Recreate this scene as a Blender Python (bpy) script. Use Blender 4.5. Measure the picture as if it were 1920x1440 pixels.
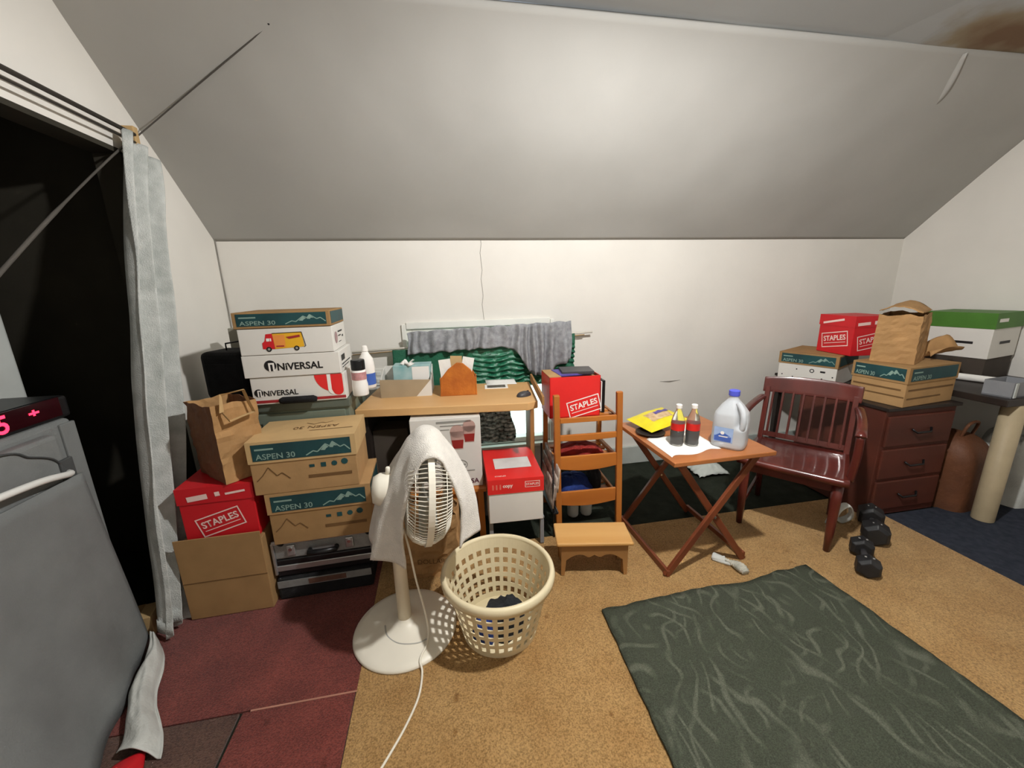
import bpy, math, random
from mathutils import Vector, Matrix, noise
random.seed(7)
PI = math.pi
scene = bpy.context.scene
COL = scene.collection
for o in list(bpy.data.objects): bpy.data.objects.remove(o)

# ------------------------------------------------------------------ camera
cam_d = bpy.data.cameras.new('camera'); cam = bpy.data.objects.new('camera', cam_d); COL.objects.link(cam)
cam_d.sensor_width = 36.0; cam_d.lens = 740.0/1920.0*36.0; cam_d.clip_start = 0.02
YAW, PITCH, ROLL = math.radians(10), math.radians(13.7), math.radians(1.4)
fw = Vector((math.sin(YAW)*math.cos(PITCH), math.cos(YAW)*math.cos(PITCH), -math.sin(PITCH)))
rt = Vector((math.cos(YAW), -math.sin(YAW), 0)); up = rt.cross(fw)
rx = rt*math.cos(ROLL) - up*math.sin(ROLL); ux = up*math.cos(ROLL) + rt*math.sin(ROLL)
cam.matrix_world = Matrix(((rx.x, ux.x, -fw.x, 0), (rx.y, ux.y, -fw.y, 0), (rx.z, ux.z, -fw.z, 1.45), (0, 0, 0, 1)))
scene.camera = cam

# ------------------------------------------------------------------ world, exposure
w = bpy.data.worlds.new('world'); scene.world = w; w.use_nodes = True
w.node_tree.nodes['Background'].inputs[0].default_value = (0.75, 0.85, 1.0, 1)
w.node_tree.nodes['Background'].inputs[1].default_value = 0.6
scene.view_settings.view_transform = 'Standard'; scene.view_settings.look = 'None'
scene.view_settings.gamma = 1.0; scene.view_settings.use_curve_mapping = False
scene.view_settings.exposure = 0.0
BULB_POS = (0.92, 0.90, 2.44); BULB_W = 180.0
DAYLIGHT = 2.2

# ------------------------------------------------------------------ materials
def lin(c):
    return tuple((v/255/12.92 if v/255 <= 0.04045 else ((v/255+0.055)/1.055)**2.4) for v in c) + (1,)
MATS = {}
def mat(name, rgb, rough=0.6, var=0.12, scale=8.0, bump=0.0, bscale=60.0, metal=0.0, spec=0.4, rgb2=None, trans=0.0, alpha=1.0, stretch=None, detail=4.0, emit=None, estr=0.0, ior=1.45, coat=0.0, sheen=0.0):
    if name in MATS: return MATS[name]
    m = bpy.data.materials.new(name); m.use_nodes = True; nt = m.node_tree; N = nt.nodes; L = nt.links
    b = N['Principled BSDF']; c = lin(rgb)
    tc = N.new('ShaderNodeTexCoord'); mp = N.new('ShaderNodeMapping'); L.new(tc.outputs['Object'], mp.inputs[0])
    if stretch: mp.inputs['Scale'].default_value = stretch
    nz = N.new('ShaderNodeTexNoise'); nz.inputs['Scale'].default_value = scale; nz.inputs['Detail'].default_value = detail
    L.new(mp.outputs[0], nz.inputs['Vector'])
    ramp = N.new('ShaderNodeValToRGB'); L.new(nz.outputs['Fac'], ramp.inputs[0])
    c2 = lin(rgb2) if rgb2 else tuple(v*(1-var*2) for v in c[:3]) + (1,)
    ramp.color_ramp.elements[0].position = 0.3; ramp.color_ramp.elements[1].position = 0.7
    ramp.color_ramp.elements[0].color = c2; ramp.color_ramp.elements[1].color = c
    L.new(ramp.outputs[0], b.inputs['Base Color'])
    b.inputs['Roughness'].default_value = rough; b.inputs['Metallic'].default_value = metal
    b.inputs['Specular IOR Level'].default_value = spec; b.inputs['IOR'].default_value = ior
    b.inputs['Transmission Weight'].default_value = trans; b.inputs['Alpha'].default_value = alpha
    b.inputs['Coat Weight'].default_value = coat; b.inputs['Sheen Weight'].default_value = sheen
    if emit:
        b.inputs['Emission Color'].default_value = lin(emit); b.inputs['Emission Strength'].default_value = estr
    if bump:
        n2 = N.new('ShaderNodeTexNoise'); n2.inputs['Scale'].default_value = bscale; n2.inputs['Detail'].default_value = 6
        L.new(mp.outputs[0], n2.inputs['Vector'])
        bp = N.new('ShaderNodeBump'); bp.inputs['Strength'].default_value = bump; bp.inputs['Distance'].default_value = 0.02
        L.new(n2.outputs['Fac'], bp.inputs['Height']); L.new(bp.outputs[0], b.inputs['Normal'])
    MATS[name] = m; return m

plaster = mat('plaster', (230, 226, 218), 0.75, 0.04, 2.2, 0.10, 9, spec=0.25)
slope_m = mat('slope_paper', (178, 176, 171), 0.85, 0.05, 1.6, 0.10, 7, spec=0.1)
baseb_m = mat('baseboard_paint', (186, 192, 186), 0.5, 0.08, 6)
dark_floor = mat('dark_floor', (40, 44, 36), 0.95, 0.2, 14, 0.3, 120, spec=0.1)
navy_floor = mat('navy_carpet', (52, 56, 66), 0.97, 0.2, 30, 0.4, 160, spec=0.1)
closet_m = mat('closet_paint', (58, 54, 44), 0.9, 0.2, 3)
card_m = mat('cardboard', (176, 140, 96), 0.85, 0.08, 10, 0.05, 80, spec=0.2)
card_d = mat('cardboard_dim', (160, 126, 84), 0.85, 0.08, 10, spec=0.2)
card_l = mat('cardboard_light', (198, 166, 118), 0.85, 0.06, 10, spec=0.2)
kraft = mat('kraft_paper', (178, 138, 92), 0.8, 0.12, 9, 0.25, 22, spec=0.25)
kraft_d = mat('kraft_paper_brown', (132, 92, 66), 0.8, 0.12, 9, 0.25, 22, spec=0.25)
red_m = mat('red_print', (206, 32, 40), 0.45, 0.05, 6)
redb_m = mat('red_bright', (222, 46, 44), 0.28, 0.04, 6)
dkred_m = mat('red_line', (160, 44, 48), 0.5, 0.05, 6)
white_p = mat('white_print', (240, 236, 230), 0.55, 0.02, 6)
pink_p = mat('pale_print', (244, 214, 206), 0.55, 0.02, 6)
box_w = mat('white_cardboard', (222, 219, 212), 0.6, 0.03, 6)
teal_m = mat('teal_print', (30, 76, 78), 0.5, 0.2, 5, rgb2=(24, 52, 56))
teal_lt = mat('pale_teal_print', (142, 168, 156), 0.5, 0.1, 8)
blk_p = mat('black_print', (26, 25, 26), 0.5, 0.05, 6)
grey_p = mat('grey_print', (150, 148, 142), 0.5, 0.05, 6)
brown_p = mat('brown_print', (112, 82, 48), 0.6, 0.1, 8)
yel_p = mat('yellow_print', (232, 176, 40), 0.5, 0.06, 6)
oran_p = mat('orange_print', (236, 150, 70), 0.5, 0.06, 6)
blue_p = mat('blue_print', (70, 104, 186), 0.45, 0.1, 10)
blue_lt = mat('pale_blue_print', (160, 186, 226), 0.45, 0.1, 20)
purp_p = mat('purple_print', (88, 76, 150), 0.45, 0.1, 10)
green_p = mat('green_print', (72, 122, 42), 0.5, 0.1, 8)
blackf = mat('black_fabric', (26, 26, 28), 0.85, 0.25, 24, 0.3, 180, spec=0.3)
blackp = mat('black_plastic', (22, 22, 24), 0.35, 0.1, 10)
darkgrey = mat('dark_grey_plastic', (66, 64, 66), 0.4, 0.1, 10)
steel_g = mat('grey_green_steel', (112, 122, 108), 0.5, 0.08, 6)
steel_e = mat('grey_green_edge', (92, 100, 90), 0.5, 0.08, 6)
alu = mat('aluminium', (186, 188, 188), 0.32, 0.05, 12, metal=0.75)
alu_pan = mat('aluminium_panel', (150, 152, 150), 0.5, 0.1, 40, 0.1, 200, metal=0.4)
chrome = mat('chrome', (214, 214, 212), 0.18, 0.02, 5, metal=1.0)
oak = mat('golden_oak', (190, 118, 52), 0.38, 0.2, 7, 0.04, 40, stretch=(1, 1, 0.14), rgb2=(160, 92, 36), coat=0.2)
oak_h = mat('golden_oak_rail', (196, 122, 52), 0.38, 0.2, 7, 0.04, 40, stretch=(0.14, 1, 1), rgb2=(168, 96, 38), coat=0.2)
pine = mat('pale_pine', (222, 178, 116), 0.4, 0.12, 6, 0.03, 40, stretch=(0.15, 1, 1), rgb2=(200, 150, 86), coat=0.15)
pine_d = mat('dark_pine_and_shade', (170, 124, 74), 0.5, 0.15, 6, stretch=(0.15, 1, 1))  # darker pine; on the step stool it puts shade into the colour
deskw = mat('tan_laminate', (214, 172, 118), 0.45, 0.06, 5, stretch=(0.2, 1, 1), rgb2=(202, 156, 102))
teak = mat('teak_tray', (178, 112, 64), 0.38, 0.15, 7, 0.03, 40, stretch=(0.18, 1, 1), rgb2=(148, 88, 48), coat=0.2)
teak_d = mat('teak_legs', (126, 66, 38), 0.4, 0.2, 9, stretch=(1, 1, 0.3), rgb2=(98, 48, 28), coat=0.2)
mahog = mat('mahogany', (96, 38, 30), 0.3, 0.2, 6, 0.02, 40, stretch=(1, 1, 0.25), rgb2=(64, 24, 20), coat=0.3)
dresser_m = mat('red_brown_wood', (88, 42, 30), 0.55, 0.2, 5, stretch=(0.25, 1, 1), rgb2=(66, 32, 23))
fanw = mat('fan_white', (236, 230, 214), 0.38, 0.03, 6)
fanw_d = mat('fan_cream', (226, 214, 190), 0.4, 0.04, 6)
towel_m = mat('white_terry', (236, 230, 220), 0.95, 0.06, 20, 0.5, 260, spec=0.1, sheen=0.3)
basket_m = mat('cream_plastic', (228, 214, 178), 0.4, 0.04, 6)
greyfab = mat('grey_curtain', (206, 208, 204), 0.9, 0.15, 14, 0.35, 200, spec=0.15, rgb2=(172, 176, 172))
greyknit = mat('grey_knit', (172, 174, 178), 0.92, 0.2, 30, 0.4, 220, spec=0.15)
applm = mat('appliance_grey', (122, 125, 124), 0.6, 0.12, 5, 0.15, 200)
appld = mat('appliance_groove', (70, 72, 72), 0.7, 0.1, 8)
lampw = mat('white_enamel', (225, 225, 220), 0.4, 0.03, 5)
led_m = mat('red_led', (255, 40, 60), 0.4, 0.0, 5, emit=(255, 40, 70), estr=4.0)
greenbl = mat('green_blanket', (36, 104, 76), 0.6, 0.2, 8, 0.2, 90, rgb2=(24, 78, 58))
greensh = mat('green_sheeting', (40, 120, 88), 0.28, 0.3, 40, 0.3, 70, spec=0.7, rgb2=(24, 84, 62))
foil_m = mat('crinkled_foil', (214, 222, 218), 0.22, 0.4, 34, 0.5, 60, metal=0.45, rgb2=(40, 48, 46))
leather = mat('tan_leather', (196, 116, 44), 0.5, 0.15, 14, 0.15, 90, rgb2=(164, 88, 30))
tanbin = mat('taupe_card', (170, 152, 124), 0.7, 0.08, 8)
plast_clear = mat('clear_plastic', (244, 248, 246), 0.12, 0.0, 5, trans=0.92, ior=1.2)
jug_m = mat('milky_plastic', (236, 240, 244), 0.3, 0.03, 6, trans=0.45, ior=1.15)
cola_m = mat('dark_cola', (34, 14, 10), 0.15, 0.1, 6)
colared = mat('red_label', (206, 40, 34), 0.35, 0.05, 6)
bluecap = mat('blue_cap', (84, 92, 206), 0.4, 0.05, 6)
yelbag = mat('yellow_wrapper', (236, 218, 44), 0.3, 0.1, 10, 0.2, 40)
paperw = mat('white_paper', (240, 238, 232), 0.8, 0.03, 12, 0.15, 30)
sock_m = mat('grey_sock', (206, 202, 188), 0.95, 0.3, 18, 0.4, 200, rgb2=(150, 150, 138))
rubber = mat('black_rubber', (34, 34, 36), 0.5, 0.15, 12)
brownbag = mat('brown_leather', (106, 66, 42), 0.6, 0.2, 9, 0.2, 50)
polem = mat('tan_tube', (176, 160, 130), 0.55, 0.08, 8)
darkwood = mat('dark_laminate', (44, 36, 32), 0.45, 0.2, 8)
greyplastic = mat('grey_plastic', (140, 142, 146), 0.5, 0.08, 8)
palegrey = mat('pale_grey_card', (196, 200, 196), 0.6, 0.06, 8)
whitecloth = mat('white_cloth', (212, 214, 208), 0.9, 0.12, 8, 0.25, 120)
pale_bag = mat('pale_plastic_bag', (206, 212, 206), 0.35, 0.1, 9, 0.3, 24)
darkcloth = mat('dark_cloth', (30, 32, 36), 0.9, 0.2, 20, 0.3, 120)
bluecloth = mat('blue_cloth', (34, 58, 128), 0.9, 0.2, 20, 0.3, 120)
redcloth = mat('red_cloth', (146, 40, 34), 0.9, 0.2, 20, 0.3, 120)
rodw = mat('white_rod', (230, 224, 212), 0.4, 0.03, 6)
rod_d = mat('dark_rod', (74, 68, 62), 0.45, 0.1, 6, metal=0.4)
glass_light = mat('daylit_pane', (230, 246, 244), 0.3, 0.05, 30, emit=(214, 244, 240), estr=DAYLIGHT)
framew = mat('window_frame_paint', (232, 230, 222), 0.5, 0.04, 6)
stucco_d = mat('grey_dusty_carton', (150, 146, 132), 0.8, 0.08, 8)
mag_m = mat('magazine_paper', (200, 190, 176), 0.4, 0.3, 26, rgb2=(120, 96, 88))

def carpet_mat(name, a, b2, bs=220, sc=6):
    m = mat(name, a, 0.97, 0.1, sc, 0.5, bs, spec=0.08, rgb2=b2, detail=8, sheen=0.15)
    nt = m.node_tree; N = nt.nodes; L = nt.links; b = N['Principled BSDF']; src = b.inputs['Base Color'].links[0].from_socket
    f = N.new('ShaderNodeTexNoise'); f.inputs['Scale'].default_value = 190; f.inputs['Detail'].default_value = 3; L.new(N['Texture Coordinate'].outputs['Object'], f.inputs['Vector'])
    r = N.new('ShaderNodeValToRGB'); r.color_ramp.elements[0].position = 0.32; r.color_ramp.elements[0].color = (0.55, 0.52, 0.48, 1); r.color_ramp.elements[1].position = 0.62; r.color_ramp.elements[1].color = (1.12, 1.12, 1.12, 1); L.new(f.outputs['Fac'], r.inputs[0])
    g = N.new('ShaderNodeTexNoise'); g.inputs['Scale'].default_value = 17; g.inputs['Detail'].default_value = 2; L.new(N['Texture Coordinate'].outputs['Object'], g.inputs['Vector'])
    r2 = N.new('ShaderNodeValToRGB'); r2.color_ramp.elements[0].position = 0.24; r2.color_ramp.elements[0].color = (0.6, 0.52, 0.42, 1); r2.color_ramp.elements[1].position = 0.31; r2.color_ramp.elements[1].color = (1, 1, 1, 1); L.new(g.outputs['Fac'], r2.inputs[0])
    prev = src
    for q in (r, r2):
        mx = N.new('ShaderNodeMix'); mx.data_type = 'RGBA'; mx.blend_type = 'MULTIPLY'; mx.inputs['Factor'].default_value = 1.0
        L.new(prev, mx.inputs['A']); L.new(q.outputs[0], mx.inputs['B']); prev = mx.outputs['Result']
    L.new(prev, b.inputs['Base Color'])
    return m
tan_c = carpet_mat('tan_carpet', (184, 148, 97), (168, 130, 80))
red_c = carpet_mat('red_carpet', (126, 62, 54), (102, 48, 42))
brown_c = carpet_mat('brown_mat', (98, 72, 60), (76, 54, 46))

def rug_material():
    m = bpy.data.materials.new('wavy_green_rug'); m.use_nodes = True; nt = m.node_tree; N = nt.nodes; L = nt.links
    b = N['Principled BSDF']; b.inputs['Roughness'].default_value = 0.97; b.inputs['Specular IOR Level'].default_value = 0.08
    tc = N.new('ShaderNodeTexCoord'); mp = N.new('ShaderNodeMapping'); L.new(tc.outputs['Object'], mp.inputs[0])
    mp.inputs['Rotation'].default_value = (0, 0, 0.25); mp.inputs['Scale'].default_value = (1, 0.8, 1)
    def waves(sc, dist, dsc, rot, off):
        mm = N.new('ShaderNodeMapping'); mm.inputs['Rotation'].default_value = (0, 0, rot); mm.inputs['Location'].default_value = (off, off, 0)
        L.new(mp.outputs[0], mm.inputs[0])
        wv = N.new('ShaderNodeTexWave'); wv.inputs['Scale'].default_value = sc; wv.inputs['Distortion'].default_value = dist
        wv.inputs['Detail'].default_value = 1.5; wv.inputs['Detail Scale'].default_value = dsc
        L.new(mm.outputs[0], wv.inputs['Vector'])
        r = N.new('ShaderNodeValToRGB'); r.color_ramp.elements[0].position = 0.78; r.color_ramp.elements[1].position = 0.98
        L.new(wv.outputs['Fac'], r.inputs[0])
        nz = N.new('ShaderNodeTexNoise'); nz.inputs['Scale'].default_value = 7.0; L.new(mm.outputs[0], nz.inputs['Vector'])
        r2 = N.new('ShaderNodeValToRGB'); r2.color_ramp.elements[0].position = 0.45; r2.color_ramp.elements[1].position = 0.6
        L.new(nz.outputs['Fac'], r2.inputs[0])
        mu = N.new('ShaderNodeMath'); mu.operation = 'MULTIPLY'; L.new(r.outputs[0], mu.inputs[0]); L.new(r2.outputs[0], mu.inputs[1])
        return mu
    a = waves(4.4, 17.0, 1.0, 0.2, 0.0); c = waves(3.8, 19.0, 0.9, -0.6, 3.7)
    mx = N.new('ShaderNodeMath'); mx.operation = 'MAXIMUM'; L.new(a.outputs[0], mx.inputs[0]); L.new(c.outputs[0], mx.inputs[1])
    fz = N.new('ShaderNodeTexNoise'); fz.inputs['Scale'].default_value = 260; L.new(tc.outputs['Object'], fz.inputs['Vector'])
    mu = N.new('ShaderNodeMath'); mu.operation = 'MULTIPLY'; mu.inputs[1].default_value = 0.85; L.new(mx.outputs[0], mu.inputs[0])
    mix = N.new('ShaderNodeMix'); mix.data_type = 'RGBA'
    L.new(mu.outputs[0], mix.inputs['Factor']); mix.inputs['A'].default_value = lin((66, 70, 59)); mix.inputs['B'].default_value = lin((98, 101, 88))
    mix2 = N.new('ShaderNodeMix'); mix2.data_type = 'RGBA'; mix2.blend_type = 'MULTIPLY'; mix2.inputs['Factor'].default_value = 0.6
    L.new(mix.outputs['Result'], mix2.inputs['A'])
    fr = N.new('ShaderNodeValToRGB'); fr.color_ramp.elements[0].position = 0.3; fr.color_ramp.elements[0].color = (0.35, 0.35, 0.35, 1); fr.color_ramp.elements[1].position = 0.7; fr.color_ramp.elements[1].color = (1.3, 1.3, 1.3, 1)
    L.new(fz.outputs['Fac'], fr.inputs[0]); L.new(fr.outputs[0], mix2.inputs['B'])
    L.new(mix2.outputs['Result'], b.inputs['Base Color'])
    bp = N.new('ShaderNodeBump'); bp.inputs['Strength'].default_value = 0.5; bp.inputs['Distance'].default_value = 0.01
    ad = N.new('ShaderNodeMath'); ad.operation = 'ADD'; L.new(fz.outputs['Fac'], ad.inputs[0]); L.new(mx.outputs[0], ad.inputs[1])
    L.new(ad.outputs[0], bp.inputs['Height']); L.new(bp.outputs[0], b.inputs['Normal'])
    return m
rug_m = rug_material()

def ceiling_material():
    m = bpy.data.materials.new('stained_ceiling'); m.use_nodes = True; nt = m.node_tree; N = nt.nodes; L = nt.links
    b = N['Principled BSDF']; b.inputs['Roughness'].default_value = 0.8
    g = N.new('ShaderNodeNewGeometry')
    sub = N.new('ShaderNodeVectorMath'); sub.operation = 'SUBTRACT'; sub.inputs[1].default_value = (3.0, 1.84, 2.62); L.new(g.outputs['Position'], sub.inputs[0])
    nz = N.new('ShaderNodeTexNoise'); nz.inputs['Scale'].default_value = 5; nz.inputs['Detail'].default_value = 5; L.new(g.outputs['Position'], nz.inputs['Vector'])
    sc = N.new('ShaderNodeVectorMath'); sc.operation = 'MULTIPLY'; sc.inputs[1].default_value = (1.5, 4.2, 0.2); L.new(sub.outputs[0], sc.inputs[0])
    ln = N.new('ShaderNodeVectorMath'); ln.operation = 'LENGTH'; L.new(sc.outputs[0], ln.inputs[0])
    ad = N.new('ShaderNodeMath'); ad.operation = 'MULTIPLY_ADD'; ad.inputs[1].default_value = 0.9; L.new(nz.outputs['Fac'], ad.inputs[0]); L.new(ln.outputs['Value'], ad.inputs[2])
    hv = N.new('ShaderNodeMath'); hv.operation = 'MULTIPLY'; hv.inputs[1].default_value = 0.5; L.new(ad.outputs[0], hv.inputs[0])
    r = N.new('ShaderNodeValToRGB'); r.color_ramp.elements[0].position = 0.36; r.color_ramp.elements[1].position = 0.66
    r.color_ramp.elements[0].color = lin((120, 92, 66)); r.color_ramp.elements[1].color = lin((172, 174, 174))
    e = r.color_ramp.elements.new(0.52); e.color = lin((150, 136, 112))
    L.new(hv.outputs[0], r.inputs[0]); L.new(r.outputs[0], b.inputs['Base Color'])
    return m
ceil_m = ceiling_material()

# ------------------------------------------------------------------ geometry helpers
class MB:
    def __init__(s): s.v = []; s.f = []; s.mi = []; s.cur = 0
    def add(s, vs, fs):
        n = len(s.v); s.v += [tuple(p) for p in vs]; s.f += [tuple(i+n for i in f) for f in fs]; s.mi += [s.cur]*len(fs); return s
    def box(s, c, d, M=None):
        vs = []
        for sx in (-1, 1):
            for sy in (-1, 1):
                for sz in (-1, 1):
                    p = Vector((c[0]+sx*d[0]/2, c[1]+sy*d[1]/2, c[2]+sz*d[2]/2)); vs.append(M @ p if M else p)
        return s.add(vs, [(0, 1, 3, 2), (4, 6, 7, 5), (0, 4, 5, 1), (2, 3, 7, 6), (0, 2, 6, 4), (1, 5, 7, 3)])
    def bar(s, a, b, wd, th, upv=(0, 0, 1)):
        a = Vector(a); b = Vector(b); d = (b-a); L = d.length; d.normalize(); u = Vector(upv)
        x = d.cross(u)
        if x.length < 1e-4: x = d.cross(Vector((0, 1, 0)))
        x.normalize(); y = x.cross(d)
        vs = [p + x*sx*wd/2 + y*sy*th/2 for p in (a, b) for sx, sy in ((-1, -1), (1, -1), (1, 1), (-1, 1))]
        return s.add(vs, [(3, 2, 1, 0), (4, 5, 6, 7), (0, 1, 5, 4), (1, 2, 6, 5), (2, 3, 7, 6), (3, 0, 4, 7)])
    def tube(s, pts, r, n=8, cap=True, flat=1.0):
        pts = [Vector(p) for p in pts]; rings = []; prev = None
        for i, p in enumerate(pts):
            t = (pts[min(i+1, len(pts)-1)] - pts[max(i-1, 0)]).normalized()
            if prev is None:
                a = t.cross(Vector((0, 0, 1)))
                if a.length < 1e-3: a = t.cross(Vector((0, 1, 0)))
            else: a = prev - t*prev.dot(t)
            a.normalize(); prev = a; b = t.cross(a)
            if isinstance(r, (list, tuple)):
                q = i/(len(pts)-1)*(len(r)-1); k0 = min(int(q), len(r)-2); rr = r[k0]+(r[k0+1]-r[k0])*(q-k0)
            else: rr = r
            rings.append([p + a*math.cos(2*PI*k/n)*rr + b*math.sin(2*PI*k/n)*rr*flat for k in range(n)])
        vs = [q for ring in rings for q in ring]; fs = []
        for i in range(len(rings)-1):
            for k in range(n): fs.append((i*n+k, i*n+(k+1) % n, (i+1)*n+(k+1) % n, (i+1)*n+k))
        if cap: fs.append(tuple(range(n-1, -1, -1))); fs.append(tuple((len(rings)-1)*n+k for k in range(n)))
        return s.add(vs, fs)
    def lathe(s, prof, n=32, axis='z', c=(0, 0, 0), cap=True):
        vs = []; fs = []
        for r, h in prof:
            for k in range(n):
                a = 2*PI*k/n; x, y = r*math.cos(a), r*math.sin(a)
                p = (x, y, h) if axis == 'z' else ((h, x, y) if axis == 'x' else (y, h, x))
                vs.append((p[0]+c[0], p[1]+c[1], p[2]+c[2]))
        for i in range(len(prof)-1):
            for k in range(n): fs.append((i*n+k, i*n+(k+1) % n, (i+1)*n+(k+1) % n, (i+1)*n+k))
        if cap:
            fs.append(tuple(range(n-1, -1, -1))); fs.append(tuple((len(prof)-1)*n+k for k in range(n)))
        return s.add(vs, fs)
    def prism(s, poly, o, ax, ay, depth):
        """polygon in the plane (ax, ay) at o, extruded by vector depth"""
        o = Vector(o); ax = Vector(ax); ay = Vector(ay); dv = Vector(depth); n = len(poly)
        a = [o + ax*p[0] + ay*p[1] for p in poly]; b = [p + dv for p in a]
        fs = [tuple(range(n)), tuple(range(2*n-1, n-1, -1))] + [(i, i+n, (i+1) % n+n, (i+1) % n) for i in range(n)]
        return s.add(a+b, fs)
    def poly(s, poly, o, ax, ay):
        o = Vector(o); ax = Vector(ax); ay = Vector(ay)
        return s.add([o + ax*p[0] + ay*p[1] for p in poly], [tuple(range(len(poly)))])
    def grid(s, fn, nu, nv, closed_u=False):
        vs = [fn(i/(nu if closed_u else nu-1), j/(nv-1)) for j in range(nv) for i in range(nu)]; fs = []
        for j in range(nv-1):
            for i in range(nu if closed_u else nu-1):
                i2 = (i+1) % nu; fs.append((j*nu+i, j*nu+i2, (j+1)*nu+i2, (j+1)*nu+i))
        return s.add(vs, fs)
    def build(s, name, m, parent=None, smooth=False, bevel=0, solid=0, sub=0, loc=None, rotz=0, seg=2, solid_off=0):
        me = bpy.data.meshes.new(name); me.from_pydata(s.v, [], s.f)
        for mm in (m if isinstance(m, (list, tuple)) else [m]): me.materials.append(mm)
        for p, i in zip(me.polygons, s.mi): p.material_index = i; p.use_smooth = smooth
        me.validate(); me.update()
        o = bpy.data.objects.new(name, me); COL.objects.link(o)
        if parent: o.parent = parent
        if loc: o.location = loc
        o.rotation_euler[2] = rotz
        import bmesh
        bm = bmesh.new(); bm.from_mesh(me); bmesh.ops.recalc_face_normals(bm, faces=bm.faces); bm.to_mesh(me); bm.free()
        if solid:
            q = o.modifiers.new('solid', 'SOLIDIFY'); q.thickness = solid; q.offset = solid_off
        if bevel:
            q = o.modifiers.new('bevel', 'BEVEL'); q.width = bevel; q.segments = seg; q.limit_method = 'ANGLE'
        if sub:
            q = o.modifiers.new('sub', 'SUBSURF'); q.levels = sub; q.render_levels = sub
        return o
def tag(o, label, cat, group=None):
    o['label'] = label; o['category'] = cat
    if group: o['group'] = group
    return o
def thing(name, label, cat, loc=(0, 0, 0), rotz=0, group=None):
    o = bpy.data.objects.new(name, None); COL.objects.link(o); o.empty_display_size = 0.05
    o.location = loc; o.rotation_euler[2] = rotz
    return tag(o, label, cat, group)
def struct(o, label=None):
    o['kind'] = 'structure'
    if label: o['label'] = label
    return o
def copy_tree(o, parent=None):
    c = o.copy(); COL.objects.link(c); c.parent = parent
    for ch in list(o.children): copy_tree(ch, c)
    return c
def nz(x, y, z=0.0, s=1.0): return noise.noise(Vector((x*s, y*s, z*s)))

# flat print helpers. a frame is (origin, right, up)
def frame(o, r=(1, 0, 0), u=(0, 0, 1)): return (Vector(o), Vector(r), Vector(u))
def fpush(fr, x, y, ang=0.0, lift=0.0):
    o, r, u = fr; n = r.cross(u); c, s = math.cos(ang), math.sin(ang)
    return (o + r*x + u*y + n*lift, r*c + u*s, u*c - r*s)
def prints(name, polys, fr, m, parent):
    b = MB()
    for p in polys: b.poly(p, *fr)
    o = b.build(name, m, parent)
    if len(polys) > 1: o['kind'] = 'stuff'
    return o
def rect(x0, y0, x1, y1): return [(x0, y0), (x1, y0), (x1, y1), (x0, y1)]
def outline(w_, h_, t): return [rect(-w_/2, -h_/2, w_/2, -h_/2+t), rect(-w_/2, h_/2-t, w_/2, h_/2), rect(-w_/2, -h_/2+t, -w_/2+t, h_/2-t), rect(w_/2-t, -h_/2+t, w_/2, h_/2-t)]
def disc(cx, cy, r, n=24, a0=0, a1=2*PI): return [(cx+r*math.cos(a0+(a1-a0)*i/n), cy+r*math.sin(a0+(a1-a0)*i/n)) for i in range(n + (0 if abs(a1-a0-2*PI) < 1e-6 else 1))]
def text(name, s, width, fr, m, parent, bold=0.0, hscale=None):
    cu = bpy.data.curves.new(name, 'FONT'); cu.body = s; cu.size = 1.0; cu.align_x = 'CENTER'; cu.align_y = 'CENTER'; cu.offset = bold; cu.resolution_u = 3
    to = bpy.data.objects.new(name, cu); COL.objects.link(to); bpy.context.view_layer.update()
    me = bpy.data.meshes.new_from_object(to); bpy.data.objects.remove(to); bpy.data.curves.remove(cu)
    xs = [v.co.x for v in me.vertices]; ys = [v.co.y for v in me.vertices]
    sx = width/(max(xs)-min(xs)); sy = hscale/(max(ys)-min(ys)) if hscale else sx
    cx, cy = (max(xs)+min(xs))/2, (max(ys)+min(ys))/2; o, r, u = fr
    for v in me.vertices: v.co = o + r*((v.co.x-cx)*sx) + u*((v.co.y-cy)*sy)
    me.materials.clear(); me.materials.append(m)
    ob = bpy.data.objects.new(name, me); COL.objects.link(ob); ob.parent = parent
    return ob

def sheet(name, fn, nu, nv, m, parent=None, th=0.003, sub=0):
    return MB().grid(fn, nu, nv).build(name, m, parent, smooth=True, solid=th, sub=sub)

# ------------------------------------------------------------------ the room
XL, XR, YW, YF, ZK, SL, ZC = -1.332, 3.862, 2.85, -1.3, 1.81, 0.92, 2.62
YT = YW - (ZC-ZK)/SL                                       # where the slope meets the flat ceiling
struct(MB().box(((XL-0.9+XR)/2, (YW+YF)/2, -0.05), (XR-XL+1.2, YW-YF+0.4, 0.1)).build('floor', dark_floor), 'dark worn floor showing along the walls')
WX0, WX1, WZ0, WZ1 = -0.24, 0.80, 0.27, 1.19               # window hole
b = MB()
for x0, x1, z0, z1 in ((XL-0.1, WX0, 0, ZK+0.1), (WX1, XR+0.1, 0, ZK+0.1), (WX0, WX1, 0, WZ0), (WX0, WX1, WZ1, ZK+0.1)):
    b.box(((x0+x1)/2, YW+0.06, (z0+z1)/2), (x1-x0, 0.12, z1-z0))
struct(b.build('wall_back', plaster), 'low off white knee wall at the back')
b = MB(); oy0, oy1, oz = 0.55, 2.2, 2.07
zs = lambda y: ZK + (YW-y)*SL
b.prism([(oy1, 0), (YW, 0), (YW, ZK), (oy1, zs(oy1))], (XL, 0, 0), (0, 1, 0), (0, 0, 1), (-0.1, 0, 0))
b.prism([(oy0, oz), (oy1, oz), (oy1, zs(oy1)), (YT, ZC), (oy0, ZC)], (XL, 0, 0), (0, 1, 0), (0, 0, 1), (-0.1, 0, 0))
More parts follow.
